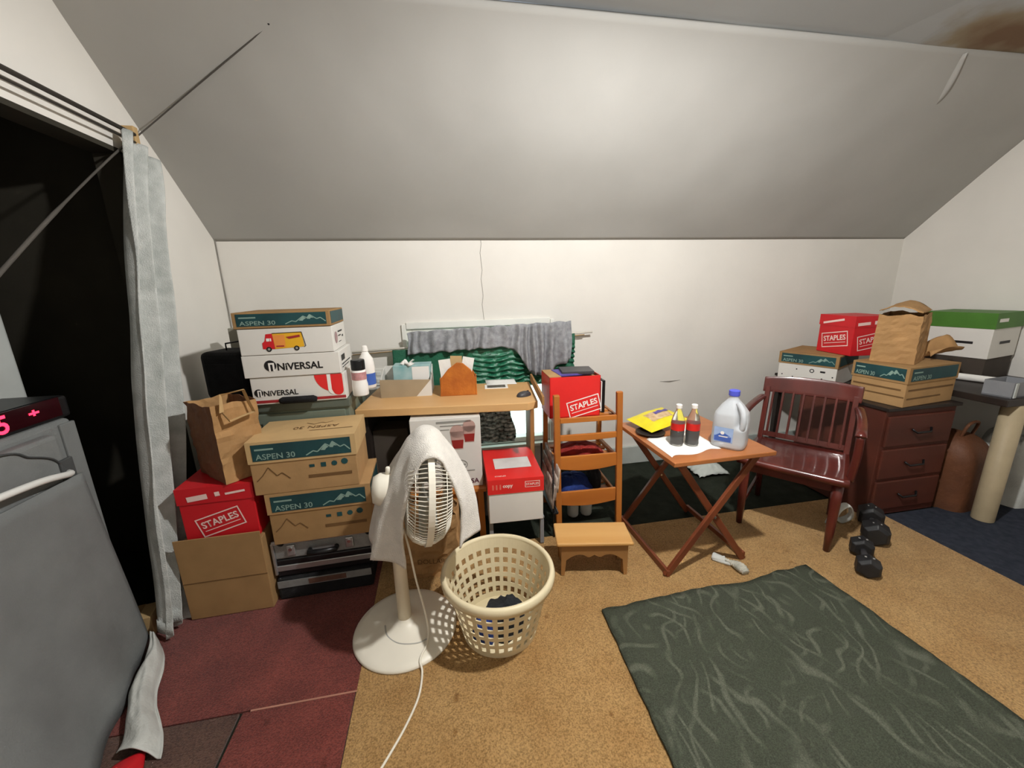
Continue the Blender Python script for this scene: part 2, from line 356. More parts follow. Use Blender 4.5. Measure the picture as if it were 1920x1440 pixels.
b.prism([(YF, 0), (oy0, 0), (oy0, ZC), (YF, ZC)], (XL, 0, 0), (0, 1, 0), (0, 0, 1), (-0.1, 0, 0))
struct(b.build('wall_left', plaster), 'off white gable wall on the left with the closet opening')
b = MB().prism([(YF, 0), (YW, 0), (YW, ZK), (YT, ZC), (YF, ZC)], (XR, 0, 0), (0, 1, 0), (0, 0, 1), (0.1, 0, 0))
struct(b.build('wall_right', plaster), 'off white gable wall on the right')
struct(MB().box(((XL+XR)/2, YF-0.05, ZC/2), (XR-XL+0.2, 0.1, ZC)).build('wall_front', plaster), 'wall behind the viewer')
# sloping ceiling, a little wavy like old pasted paper
def slope_fn(u, v):
    x = XL-0.05 + (XR-XL+0.1)*u; y = YW+0.02 + (YT-0.005-YW-0.02)*v
    d = 0.012*nz(x, y*1.4, 0, 1.1) + 0.004*nz(x, y, 5, 4)
    edge = min(1, v*8)*min(1, (1-v)*8)
    return (x, y - d*edge*0.6, ZK + (YW-y)*SL - d*edge)
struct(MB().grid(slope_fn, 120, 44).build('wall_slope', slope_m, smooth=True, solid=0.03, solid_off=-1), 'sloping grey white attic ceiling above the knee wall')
edge = [(XL-0.1, 1.966, 2.634), (0.4, 1.956, 2.633), (0.84, 1.959, 2.63), (1.2, 1.966, 2.623), (1.49, 1.973, 2.617), (1.75, 1.97, 2.619), (1.99, 1.97, 2.618), (2.25, 1.98, 2.612), (2.47, 1.994, 2.598), (2.68, 1.996, 2.596), (2.98, 1.984, 2.606), (3.23, 1.974, 2.615), (XR+0.1, 1.968, 2.62)]
b = MB(); n = len(edge); vs = []
for x, y, z in edge: vs += [(x, y+0.02, z+0.0), (x, 1.5, 2.66), (x, YF-0.1, 2.67)]
b.add(vs, [(3*i+j, 3*i+j+1, 3*i+j+4, 3*i+j+3) for i in range(n-1) for j in range(2)])
struct(b.build('ceiling', ceil_m, solid=0.04, solid_off=1), 'flat grey ceiling with a brown water stain')
# peeling paper at the top right of the slope
pp = tag(sheet('peeling_paper', lambda u, v: (2.80+0.10*v+0.05*u*math.sin(v*2.4), 2.0+0.21*v-0.03*u*(1-v)-0.03*u, zs(2.0+0.21*v)-0.004-0.022*u*math.sin(PI*min(1, v*1.1)) ), 6, 14, slope_m, th=0.002), 'strip of wallpaper peeling away at the top right of the slope', 'wallpaper')
# baseboard
struct(MB().box(((1.02+XR)/2, YW-0.011, 0.075), (XR-1.02, 0.022, 0.15)).build('baseboard_back', baseb_m, bevel=0.004), 'grey painted baseboard under the knee wall')
struct(MB().box((XR-0.011, 2.1, 0.075), (0.022, 1.5, 0.15)).build('baseboard_right', baseb_m, bevel=0.004))
# wall crack and scratch: shallow ridges
cr = MB(); pts = [(0.306+0.006*math.sin(i*2.1)+0.004*nz(i, 3), YW-0.0008, 1.805-0.058*i) for i in range(11)]
cr.tube(pts, 0.0016, 5); struct(cr.build('trim_1', mat('crack_grey', (150, 146, 138), 0.9)), 'thin vertical plaster crack above the window')
cr = MB(); cr.tube([(1.72, YW-0.001, 0.684), (1.80, YW-0.002, 0.679), (1.90, YW-0.001, 0.685)], [0.001, 0.005, 0.001], 6); struct(cr.build('trim_2', mat('crack_grey', (150, 146, 138), 0.9)), 'short dark scratch on the back wall')
cr = MB(); cr.tube([(XL+0.004, YW-0.004, 0.9), (XL+0.006, YW-0.006, 1.3), (XL+0.004, YW-0.004, 1.8)], 0.0035, 5); struct(cr.build('trim_3', mat('crack_grey', (150, 146, 138), 0.9)), 'cracked joint in the left back corner')
# closet beyond the opening
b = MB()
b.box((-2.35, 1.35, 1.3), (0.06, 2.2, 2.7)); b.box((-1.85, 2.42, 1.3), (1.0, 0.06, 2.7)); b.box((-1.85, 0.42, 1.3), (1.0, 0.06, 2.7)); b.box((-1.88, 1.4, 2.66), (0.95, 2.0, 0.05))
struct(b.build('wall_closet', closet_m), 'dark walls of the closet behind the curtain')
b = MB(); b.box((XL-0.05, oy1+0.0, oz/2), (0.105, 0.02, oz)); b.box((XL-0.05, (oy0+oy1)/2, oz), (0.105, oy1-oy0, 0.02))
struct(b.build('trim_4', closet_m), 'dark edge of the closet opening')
# carpets
tag(MB().box(((-0.395+2.66)/2, (2.0+YF)/2, 0.004), (2.66+0.395, 2.0-YF, 0.008)).build('carpet', tan_c), 'tan low pile carpet covering the middle of the room', 'carpet')
tag(MB().box(((2.66+XR)/2, 0.72, 0.003), (XR-2.66, 2.1, 0.006)).build('carpet', navy_floor), 'dark navy carpet along the right side wall', 'carpet')
tag(MB().box(((XL-0.395)/2, (1.247+2.2)/2, 0.004), (-0.397-XL, 2.2-1.25, 0.008)).build('carpet', red_c), 'dark red carpet piece in front of the box stacks', 'carpet')
tag(MB().box(((-0.78-0.395)/2-0.001, (1.243+YF)/2, 0.004), (0.38, 1.243-YF, 0.008)).build('carpet', red_c), 'dark red carpet piece nearest the viewer, left of the tan carpet', 'carpet')
tag(MB().box(((XL-0.79)/2, (1.243+YF)/2, 0.004), (-0.79-XL, 1.243-YF, 0.008)).build('floor_mat', brown_c), 'brownish mat at the foot of the grey appliance', 'mat')
tag(MB().box((-0.574, 1.245, 0.0093), (0.36, 0.006, 0.0016)).build('carpet_seam', mat('seam_thread', (176, 130, 110), 0.9)), 'pale frayed seam between the two red carpet pieces', 'seam')
# rug
rb = MB(); FL, FR, NL, NR = Vector((0.637, 1.408)), Vector((1.783, 1.47)), Vector((0.56, -0.6)), Vector((1.87, -0.6))
def rug_fn(u, v):
    top = FL.lerp(FR, u); bot = NL.lerp(NR, u); p = top.lerp(bot, v)
    p = p + Vector((0.006*nz(u*3, v*30, 1)*(1 if u in (0, 1) else 0), 0.012*nz(u*16, 2, 3)*(1-v)))
    lift = 0.0165 + 0.003*nz(u*6, v*12, 4)
    return (p.x, p.y - (0.025*max(0, 1-abs(u-0.66)*6)*(1-v)), lift)
rb.grid(rug_fn, 40, 60)
tag(rb.build('area_rug', rug_m, smooth=True, solid=0.01), 'dark grey green rug with a wavy pattern, on tan carpet', 'rug')

# ------------------------------------------------------------------ window, blanket and valance
wn = bpy.data.objects.new('window_1', None); COL.objects.link(wn); wn.location = ((WX0+WX1)/2, YW, WZ0); struct(wn, 'low window behind the green blanket')
ww, wh = WX1-WX0, WZ1-WZ0
MB().box((0, 0.09, wh/2), (ww-0.06, 0.008, wh-0.06)).build('pane', glass_light, wn)
b = MB()
for x in (-ww/2+0.02, ww/2-0.02): b.box((x, 0.06, wh/2), (0.04, 0.11, wh))
for z in (0.02, wh-0.02): b.box((0, 0.06, z), (ww-0.08, 0.11, 0.04))
b.build('window_frame', framew, wn, bevel=0.004)
MB().box((0, 0.07, wh*0.52), (ww-0.08, 0.03, 0.035)).build('sash_bar', framew, wn, bevel=0.003)
b = MB()
for x in (-ww/2-0.012, ww/2+0.012): b.box((x, -0.008, wh/2), (0.03, 0.016, wh+0.06))
b.box((0, -0.008, wh+0.02), (ww-0.01, 0.016, 0.045)); b.build('casing', framew, wn, bevel=0.003)
MB().box((0, -0.02, -0.012), (ww+0.08, 0.06, 0.024)).build('window_sill', framew, wn, bevel=0.004)

rodt = thing('curtain_rod', 'thin white rod slung across the wall below the grey valance', 'rod', (0.25, YW-0.05, 1.08))
MB().tube([(-0.85, 0, -0.032), (0.0, 0, 0.004), (0.86, 0, 0.036)], 0.008, 8).build('rod', rodw, rodt, smooth=True)
MB().tube([(-0.85, 0, -0.047), (0.0, 0, -0.012), (0.80, 0, 0.018)], 0.004, 6).build('wire', card_l, rodt, smooth=True)
def blanket(u, v):
    x = -0.335 + 1.30*u; zt = 1.05 + 0.07*u; z = zt - v*0.36
    y = YW-0.075 + 0.012*math.sin(x*9+v*2)*v + 0.02*nz(x*3, z*3) - 0.03*max(0, u-0.9)*10*math.sin(v*9)*0.3
    k = max(0, min(1, (u-0.28)*4))*max(0, min(1, (v-0.18)*5))
    y += k*0.016*math.sin(z*170+5*nz(x*9, z*4))*(0.6+0.4*math.sin(x*60+3*nz(x*6, z*9)))
    return (x + 0.01*nz(z*5, 1)*u, y, z + 0.006*math.sin(x*12)*(1-v))
gb = MB(); gb.grid(blanket, 150, 130)
nu = 149
for i, f in enumerate(gb.f):
    uu = (i % nu)/nu; vv = (i//nu)/129
    gb.mi[i] = 1 if (uu > 0.30+0.5*max(0, 0.28-vv)*2 and vv > 0.17 and uu < 0.93) else 0
tag(gb.build('green_blanket', [greenbl, greensh], smooth=True, solid=0.004), 'dark green blanket hung over the window behind the desk', 'blanket')
def valance(u, v):
    x = -0.225 + 1.15*u; long = 1/(1+math.exp(-(u-0.68)*40))
    drop = 0.15 + 0.20*long - 0.03*math.sin(u*14)*long - 0.10*max(0, u-0.8)*2
    z = 1.17+0.035*u + 0.010*abs(math.sin(u*26)) - v*drop
    y = YW-0.115 + (0.012+0.012*long)*math.sin(u*105+math.sin(u*17)*2)*(0.6+0.4*v) + 0.008*math.sin(u*61+v*2) - 0.012*long
    return (x + 0.006*math.sin(v*5+u*30), y, z)
tag(MB().grid(valance, 240, 14).build('valance', greyknit, smooth=True, solid=0.003), 'gathered grey valance curtain drooping over the window top', 'curtain')
def foil(u, v):
    x = 0.14+0.36*u; z = 0.80-0.50*v
    return (x+0.02*math.sin(v*9)*u, YW-0.03+0.012*nz(x*40, z*55)+0.006*math.sin(z*190+4*nz(x*14, z*5)), z)
tag(MB().grid(foil, 70, 90).build('foil_sheet', foil_m, smooth=True, solid=0.002), 'crinkled silver and black foil over the window under the desk', 'foil')
# outlet on the wall left of the desk
ot = thing('wall_outlet', 'small white outlet plate on the wall above the desk', 'outlet', (-0.45, YW, 0.80))
MB().box((0, -0.005, 0.06), (0.075, 0.01, 0.12)).build('plate', framew, ot, bevel=0.003)
for z in (0.035, 0.085): MB().box((0, -0.011, z), (0.032, 0.006, 0.03)).build('socket', lampw, ot, bevel=0.002)

# ------------------------------------------------------------------ ceiling bulb (the room's lamp)
lamp = thing('pendant_lamp', 'pendant bulb under an added white enamel shade that cuts its upward light', 'lamp', (BULB_POS[0], BULB_POS[1], 2.66))
dz = BULB_POS[2]-2.66
MB().lathe([(0.05, 0.0), (0.05, -0.015), (0.012, -0.03)], 24).build('canopy', lampw, lamp, smooth=True)
MB().tube([(0, 0, -0.02), (0, 0, dz+0.14)], 0.004, 6).build('cord', blackp, lamp, smooth=True)
MB().lathe([(0.02, dz+0.15), (0.024, dz+0.14), (0.024, dz+0.10), (0.018, dz+0.095)], 20).build('socket', lampw, lamp, smooth=True)
MB().lathe([(0.024, dz+0.10), (0.06, dz+0.085), (0.12, dz+0.050), (0.15, dz+0.013), (0.152, dz+0.011)], 40, cap=False).build('shade', lampw, lamp, smooth=True, solid=0.002)  # added out of view; low rim dims the ceiling and upper walls
MB().lathe([(0.013, dz+0.095), (0.016, dz+0.085), (0.027, dz+0.062), (0.028, dz+0.052), (0.012, dz+0.044)], 20).build('bulb', mat('bulb_glow', (255, 240, 220), 0.4, 0, emit=(255, 232, 200), estr=6), lamp, smooth=True)
ld = bpy.data.lights.new('bulb_light', 'POINT'); ld.energy = BULB_W; ld.color = (1.0, 0.99, 0.97); ld.shadow_soft_size = 0.04
lo = bpy.data.objects.new('bulb_light', ld); COL.objects.link(lo); lo.parent = lamp; lo.location = (0, 0, BULB_POS[2]-2.66)

# ------------------------------------------------------------------ cartons
def strip(pts, t):
    out = []
    for a, c in zip(pts, pts[1:]):
        d = Vector((c[0]-a[0], c[1]-a[1])); n = Vector((-d.y, d.x)).normalized()*t/2
        out.append([(a[0]-n.x, a[1]-n.y), (c[0]-n.x, c[1]-n.y), (c[0]+n.x, c[1]+n.y), (a[0]+n.x, a[1]+n.y)])
    return out
E_ = 0.004
def carton(name, label, loc, rotz, w_, d, h, lid, body_m, lid_m, group=None, cat='box'):
    t = thing(name, label, cat, loc, rotz, group)
    MB().box((0, 0, (h-lid*0.15)/2), (w_, d, h-lid*0.15)).build('body', body_m, t, bevel=0.003)
    if lid:
        b = MB(); e = E_
        b.box((0, 0, h-0.003), (w_+2*e, d+2*e, 0.006))
        for sx in (-1, 1): b.box((sx*(w_/2+e/2), 0, h-lid/2-0.003), (e, d+2*e, lid-0.006))
        for sy in (-1, 1): b.box((0, sy*(d/2+e/2), h-lid/2-0.003), (w_, e, lid-0.006))
        b.build('lid', lid_m, t)
    t['w'] = w_; t['d'] = d; t['h'] = h
    return t
def F_front(t, z, e=0): return frame((0, -t['d']/2-e-0.0015, z))
def F_right(t, z, e=0): return frame((t['w']/2+e+0.0015, 0, z), (0, 1, 0))
def F_left(t, z, e=0): return frame((-t['w']/2-e-0.0015, 0, z), (0, -1, 0))
def F_top(t, e=0): return frame((0, 0, t['h']+e+0.0015), (1, 0, 0), (0, 1, 0))
def aspen(t, fr, w_, h, mount=True, txt=True):
    prints('label_panel', [rect(-w_*0.46, -h*0.36, w_*0.46, h*0.40)], fr, teal_m, t)
    f2 = fpush(fr, 0, 0, 0, 0.001)
    if txt:
        text('lettering', 'ASPEN 30', w_*0.36, fpush(f2, -w_*0.25, -h*0.17), teal_lt, t, 0.01, h*0.26)
        prints('small_print', [rect(-w_*0.43, h*0.13, -w_*0.26, h*0.21)], f2, teal_lt, t)
    if mount:
        p = [(0.03, -0.28), (0.10, -0.10), (0.14, -0.16), (0.22, 0.18), (0.26, 0.06), (0.29, 0.26), (0.36, -0.02), (0.40, 0.06), (0.45, -0.18)]
        pp = [(x*w_, y*h) for x, y in p]
        prints('mountain_print', strip(pp, h*0.05) + [[(0.17*w_, -0.10*h), (0.22*w_, 0.16*h), (0.25*w_, 0.02*h), (0.23*w_, -0.02*h), (0.21*w_, -0.12*h)], [(0.255*w_, 0.0), (0.29*w_, 0.24*h), (0.33*w_, 0.04*h), (0.30*w_, 0.06*h), (0.29*w_, -0.02*h)]], f2, teal_lt, t)
def staples(t, fr, wd, ang=0.27, m=pink_p):
    h = wd*0.50; f = fpush(fr, 0, 0, ang)
    prints('logo_frame', outline(wd, h, wd*0.03) + [rect(-wd*0.41, -h*0.24, wd*0.41, -h*0.20)], f, m, t)
    text('lettering', 'STAPLES', wd*0.84, fpush(f, 0, h*0.10), m, t, 0.025, h*0.36)
def kraft_lines(t, fr, w_, h, extra=True):
    prints('brown_stripe', [rect(w_*0.02, -h*0.10, w_*0.44, 0.0)], fr, brown_p, t)
    prints('mountain_print', strip([(-0.46*w_, -0.05*h), (-0.40*w_, 0.12*h), (-0.34*w_, 0.36*h), (-0.27*w_, 0.08*h), (-0.22*w_, 0.16*h), (-0.15*w_, -0.05*h)], h*0.03), fr, brown_p, t)
    if extra:
        prints('small_print', [disc(w_*0.28, h*0.30, h*0.085, 8), disc(w_*0.38, h*0.33, h*0.10, 8), rect(w_*0.15, h*0.22, w_*0.2, h*0.36), rect(w_*0.04, h*0.24, w_*0.09, h*0.33)], fr, teal_m, t)

# open cardboard box on the floor, front panel standing a little proud
t = thing('cardboard_box', 'plain tan cardboard box on the floor beside the curtain', 'box', (-1.035, 1.905, 0.008), 0.02)
MB().box((0, 0, 0.185), (0.345, 0.31, 0.37)).build('body', card_d, t, bevel=0.004)
MB().box((0, -0.159, 0.205), (0.345, 0.006, 0.405)).build('front_flap', card_d, t, bevel=0.002)
MB().box((0, -0.1625, 0.19), (0.345, 0.0015, 0.004)).build('crease', brown_p, t)
# red carton resting on it
t = carton('paper_carton', 'red lidded carton under the brown shopping bag', (-1.025, 1.925, 0.379), 0.03, 0.295, 0.29, 0.262, 0.075, red_m, red_m)
staples(t, F_front(t, 0.088), 0.185)
prints('small_print', [rect(-0.11, -0.012, -0.03, 0.012), rect(0.0, -0.008, 0.02, 0.012), rect(0.04, -0.01, 0.12, 0.0)], fpush(F_front(t, 0.222, E_), 0, 0, 0.1), pink_p, t)

# ---- shopping bags
def paper_bag(name, label, loc, rotz, w_, d, h, m_front, m_side, seed=0, flare=0.02, crush=0.012, top_tilt=0.0, fold=True, jag=0.012):
    t = thing(name, label, 'paper bag', loc, rotz)
    per = [(-w_/2, -d/2), (w_/2, -d/2), (w_/2, d/2), (-w_/2, d/2)]
    nseg = 10; ring = []
    for k in range(4):
        a, c = per[k], per[(k+1) % 4]
        for i in range(nseg): ring.append((a[0]+(c[0]-a[0])*i/nseg, a[1]+(c[1]-a[1])*i/nseg, k, i/nseg))
    nr = 16; vs = []; fs = []; mi = []
    for j in range(nr):
        v = j/(nr-1)
        for x, y, k, s in ring:
            f = 1+flare*v
            dent = crush*v*nz(x*14+seed, y*14, v*5) + crush*0.6*nz(x*30, y*30+seed, v*14)
            gus = -0.12*d*math.sin(PI*s)*v*0.5 if k in (1, 3) else 0
            nrm = ((0, -1), (1, 0), (0, 1), (-1, 0))[k]
            z = h*v + (top_tilt*x + jag*nz(x*20+seed, y*20, 3))*v
            vs.append((x*f + nrm[0]*(dent+gus), y*f + nrm[1]*(dent+gus), z))
    n = len(ring); b = MB()
    for j in range(nr-1):
        for i in range(n):
            fs.append((j*n+i, j*n+(i+1) % n, (j+1)*n+(i+1) % n, (j+1)*n+i)); mi.append(1 if ring[i][2] in (1, 3) else 0)
    fs.append(tuple(range(n-1, -1, -1))); mi.append(0)
    b.v = vs; b.f = fs; b.mi = mi
    b.build('bag_body', [m_front, m_side], t, solid=0.002)
    return t
bag = paper_bag('shopping_bag', 'open brown paper shopping bag with a folded handle, on the red carton', (-1.0, 1.92, 0.645), -0.75, 0.26, 0.17, 0.345, kraft_d, kraft, 1, 0.05, 0.010, 0.05)
b = MB(); p = [(0.150, -0.055, 0.325), (0.158, -0.050, 0.400), (0.162, 0.035, 0.405), (0.160, 0.05, 0.34), (0.165, 0.06, 0.30), (0.168, -0.04, 0.285), (0.152, -0.055, 0.325)]
b.tube(p, 0.014, 4, flat=0.25); b.build('handle', card_l, bag)

# ---- stack: two cases then two cartons
t = thing('attache_case', 'black case with pale band at the bottom of the stack', 'case', (-0.635, 1.925, 0.008), 0.03)
MB().box((0, 0, 0.058), (0.435, 0.27, 0.115)).build('body', blackf, t, bevel=0.012)
MB().box((0, -0.1365, 0.088), (0.425, 0.003, 0.036)).build('pale_band', alu_pan, t)
MB().box((0.01, -0.139, 0.088), (0.17, 0.003, 0.026)).build('label', mat('rust_label', (110, 78, 66), 0.6, 0.2, 30), t)
t = thing('aluminium_case', 'silver aluminium briefcase with black handle in the stack', 'case', (-0.628, 1.945, 0.124), 0.03)
MB().box((0, 0, 0.05), (0.438, 0.28, 0.094)).build('lower_shell', blackp, t, bevel=0.008)
MB().box((0, 0, 0.144), (0.438, 0.28, 0.092)).build('upper_shell', alu_pan, t, bevel=0.008)
b = MB()
b.bar((-0.222, -0.141, 0.188), (0.222, -0.141, 0.188), 0.012, 0.020); b.bar((-0.222, -0.141, 0.05), (0.222, -0.141, 0.05), 0.006, 0.03)
for sx in (-1, 1): b.bar((sx*0.220, -0.141, 0.02), (sx*0.220, -0.141, 0.19), 0.012, 0.016, (0, 1, 0))
b.build('edge_trim', alu, t, bevel=0.003)
b = MB(); b.tube([(-0.06, -0.145, 0.13), (-0.058, -0.175, 0.135), (0, -0.182, 0.138), (0.058, -0.175, 0.135), (0.06, -0.145, 0.13)], 0.012, 8, flat=1.2); b.build('handle', blackp, t, smooth=True)
for x in (-0.14, 0.12):
    lt = MB().box((x, -0.145, 0.145), (0.036, 0.012, 0.055)).build('latch', alu, t, bevel=0.004)
    MB().lathe([(0.008, -0.158), (0.008, -0.150)], 12, 'y', (x, 0, 0.155)).build('latch_button', chrome, lt)
for x in (-0.182, 0.212):
    for z in (0.19,): MB().lathe([(0.004, -0.02), (0.016, -0.012), (0.016, 0.012)], 10, 'y', (x, -0.135, z-0.004)).build('corner_cap', blackp, t, smooth=True)
t = carton('paper_carton', 'brown carton with teal lid, directly on the silver case', (-0.605, 1.922, 0.318), 0.03, 0.44, 0.285, 0.258, 0.10, card_d, card_m)
aspen(t, F_front(t, 0.205, E_), 0.44, 0.10); aspen(t, F_right(t, 0.205, E_), 0.285, 0.10, False, True); kraft_lines(t, F_front(t, 0.075), 0.44, 0.15)
t = carton('paper_carton', 'brown carton with teal lid, on top of the floor stack', (-0.642, 1.918, 0.577), 0.03, 0.44, 0.285, 0.252, 0.10, card_m, card_l)
aspen(t, F_front(t, 0.20, E_), 0.44, 0.10); kraft_lines(t, F_front(t, 0.075), 0.44, 0.15)
f = F_top(t); f = (f[0]+Vector((0.03, 0.0, 0)), Vector((-1, 0, 0)), Vector((0, -1, 0)))
text('lettering', 'ASPEN 30', 0.20, f, brown_p, t, 0.005); prints('mountain_print', strip([(-0.06, -0.07), (-0.03, -0.05), (-0.01, -0.065), (0.02, -0.04), (0.06, -0.07)], 0.004) + [rect(-0.17, 0.045, 0.02, 0.05)], f, brown_p, t)

# ---- steel cabinet behind the stack, boxes and bottles on it
t = thing('steel_cabinet', 'grey green steel cabinet standing behind the carton stack', 'cabinet', (-0.845, 2.315, 0.0))
MB().box((0, 0, 0.44), (0.70, 0.44, 0.88)).build('body', steel_g, t, bevel=0.004)
MB().box((0, -0.006, 0.895), (0.72, 0.46, 0.045)).build('top', steel_e, t, bevel=0.006)
for i in range(3):
    dr = MB().box((0.0, -0.224, 0.74-0.27*i), (0.66, 0.012, 0.24)).build('drawer', steel_g, t, bevel=0.004)
    for x in (-0.10, 0.27):
        bb = MB()
        for p in outline(0.07, 0.026, 0.004): bb.prism(p, (x, -0.23, 0.80-0.27*i), (1, 0, 0), (0, 0, 1), (0, -0.004, 0))
        bb.build('label_holder', steel_e, dr)
UZ = 0.918
t = carton('paper_carton', 'white carton with large red emblem at bottom of the white stack', (-0.715, 2.215, UZ), 0.03, 0.43, 0.30, 0.135, 0, box_w, box_w)
fr = F_front(t, 0.0675)
text('lettering', 'NiVERSAL', 0.155, fpush(fr, -0.085, -0.012), blk_p, t, 0.02, 0.028)
prints('logo_disc', [disc(-0.185, -0.008, 0.020, 20)], fr, blk_p, t)
prints('logo_letter', [rect(-0.190, -0.028, -0.184, 0.002), rect(-0.178, -0.028, -0.172, 0.002), rect(-0.190, 0.0, -0.172, 0.006)], fpush(fr, 0, 0, 0, 0.001), white_p, t)
prints('red_emblem', [[(0.075, 0.066)] + disc(0.165, 0.066, 0.09, 16, PI, PI*1.5) + [(0.165, 0.066)], rect(0.155, -0.018, 0.205, 0.066), disc(0.18, -0.018, 0.025, 12, PI, 2*PI)], fr, redb_m, t)
prints('emblem_letter', [rect(0.133, -0.012, 0.150, 0.066), disc(0.160, -0.012, 0.0265, 12, PI, PI*1.5) + [(0.150, -0.012)]], fpush(fr, 0, 0, 0, 0.001), white_p, t)
prints('red_stripe', [rect(-0.213, -0.060, 0.213, -0.046)], fr, dkred_m, t)
t = carton('paper_carton', 'white carton with black lettering, second in the white stack', (-0.728, 2.21, UZ+0.137), 0.03, 0.437, 0.305, 0.108, 0.0, box_w, box_w)
fr = F_front(t, 0.054)
text('lettering', 'NiVERSAL', 0.205, fpush(fr, 0.035, -0.005), blk_p, t, 0.025, 0.036)
prints('logo_disc', [disc(-0.098, 0.002, 0.027, 20)], fr, blk_p, t)
prints('logo_letter', [rect(-0.106, -0.026, -0.098, 0.008), rect(-0.088, -0.026, -0.080, 0.008), rect(-0.106, 0.008, -0.080, 0.016)], fpush(fr, 0, 0, 0, 0.001), white_p, t)
fr = F_right(t, 0.054); prints('side_print', [rect(-0.11, 0.0, -0.03, 0.03), rect(-0.11, -0.02, 0.10, -0.014), rect(-0.11, -0.035, 0.06, -0.03)], fr, blk_p, t)
t = carton('paper_carton', 'white carton printed with a red and yellow food truck', (-0.735, 2.205, UZ+0.247), 0.03, 0.415, 0.30, 0.125, 0.0, box_w, box_w)
fr = F_front(t, 0.0625); f1 = fpush(fr, 0, 0, 0, 0.0008); f2 = fpush(fr, 0, 0, 0, 0.0016)
prints('truck_body', [[(-0.055, -0.036), (0.075, -0.030), (0.070, 0.040), (-0.060, 0.038)]], fr, yel_p, t)
prints('truck_cab', [[(-0.108, -0.034), (-0.055, -0.036), (-0.060, 0.038), (-0.088, 0.036), (-0.096, 0.004), (-0.108, -0.006)]], fr, red_m, t)
prints('truck_panel', [[(-0.055, -0.030), (-0.008, -0.028), (-0.006, 0.030), (-0.058, 0.030)]], f1, oran_p, t)
prints('truck_stripe', [[(-0.002, 0.020), (0.060, 0.028), (0.062, 0.018), (0.012, 0.010)], rect(-0.048, -0.026, -0.014, -0.020)], f2, dkred_m, t)
prints('truck_window', [rect(-0.088, 0.002, -0.074, 0.016), rect(-0.072, 0.002, -0.066, 0.016)], f2, white_p, t)
for x in (-0.082, 0.040):
    prints('truck_wheel', [disc(x, -0.036, 0.012, 16)], f1, blk_p, t); prints('truck_hub', [disc(x, -0.036, 0.006, 12)], f2, grey_p, t)
prints('truck_outline', strip([(-0.060, 0.039), (0.070, 0.041), (0.078, 0.0), (0.082, -0.026), (0.075, -0.031)], 0.003), f2, blk_p, t)
fr = F_right(t, 0.0625); prints('side_print', [disc(-0.08, 0.0, 0.03, 12)], fr, mat('mauve_print', (170, 140, 140), 0.6), t); prints('side_text', [rect(-0.03, 0.02, 0.07, 0.028), rect(-0.03, 0.0, 0.03, 0.006), rect(0.06, -0.01, 0.09, 0.0), rect(-0.03, -0.03, 0.03, -0.026)], fr, blk_p, t)
t = carton('shallow_carton', 'shallow brown carton with teal print topping the white stack', (-0.74, 2.205, UZ+0.374), 0.03, 0.425, 0.31, 0.075, 0.0, card_d, card_d)
aspen(t, F_front(t, 0.038), 0.425, 0.075); aspen(t, F_right(t, 0.038), 0.31, 0.075, False, False)
# bottles
def bottle(name, label, loc, prof, m, cap_prof, cap_m, band=None, band_m=None):
    t = thing(name, label, 'bottle', loc)
    MB().lathe(prof, 28).build('bottle_body', m, t, smooth=True)
    MB().lathe(cap_prof, 24).build('cap', cap_m, t, bevel=0.001)
    if band: MB().lathe(band, 28, cap=False).build('label', band_m, t, smooth=True)
    return t
bottle('pill_bottle', 'short white bottle with black cap and pink label beside white cartons', (-0.437, 2.135, UZ), [(0.038, 0), (0.040, 0.005), (0.040, 0.055), (0.036, 0.075), (0.036, 0.12), (0.033, 0.135)], white_p, [(0.033, 0.136), (0.035, 0.138), (0.035, 0.185), (0.032, 0.189)], blackp, [(0.0372, 0.085), (0.0372, 0.125)], mat('pink_label', (206, 150, 150), 0.5, 0.2, 40))
t = bottle('squeeze_bottle', 'tall white bottle with blue printed label behind the black capped one', (-0.425, 2.30, UZ), [(0.040, 0), (0.043, 0.006), (0.043, 0.12), (0.038, 0.165), (0.020, 0.195), (0.016, 0.205)], white_p, [(0.016, 0.206), (0.018, 0.208), (0.014, 0.235), (0.008, 0.24)], white_p, [(0.0436, 0.02), (0.0436, 0.085)], blue_p)
t = thing('eyeglass_case', 'black oblong case lying on the steel cabinet edge', 'case', (-0.715, 2.04, UZ))
MB().tube([(-0.085, 0, 0.018), (-0.07, 0, 0.02), (0.07, 0, 0.02), (0.085, 0, 0.018)], [0.012, 0.018, 0.018, 0.012], 12).build('shell', blackf, t, smooth=True)
MB().box((0, -0.0185, 0.021), (0.15, 0.001, 0.002)).build('seam', blackp, t)
t = thing('soft_case', 'upright black soft case with thin carry handle by the curtain', 'case', (-1.085, 2.30, UZ), -0.25)
MB().box((0, 0, 0.125), (0.235, 0.20, 0.25)).build('case_body', blackf, t, bevel=0.03, seg=3)
MB().box((0.0, -0.101, 0.11), (0.17, 0.006, 0.16)).build('pocket', blackf, t, bevel=0.004)
MB().tube([(-0.02, -0.02, 0.245), (-0.02, -0.02, 0.285), (0.09, 0.0, 0.30), (0.09, 0.0, 0.25)], 0.0045, 6).build('handle', blackp, t, smooth=True)
tag(MB().box((-1.085, 2.49, UZ+0.175), (0.16, 0.08, 0.35)).build('carton', stucco_d, bevel=0.003), 'dusty grey carton behind the black soft case', 'box')

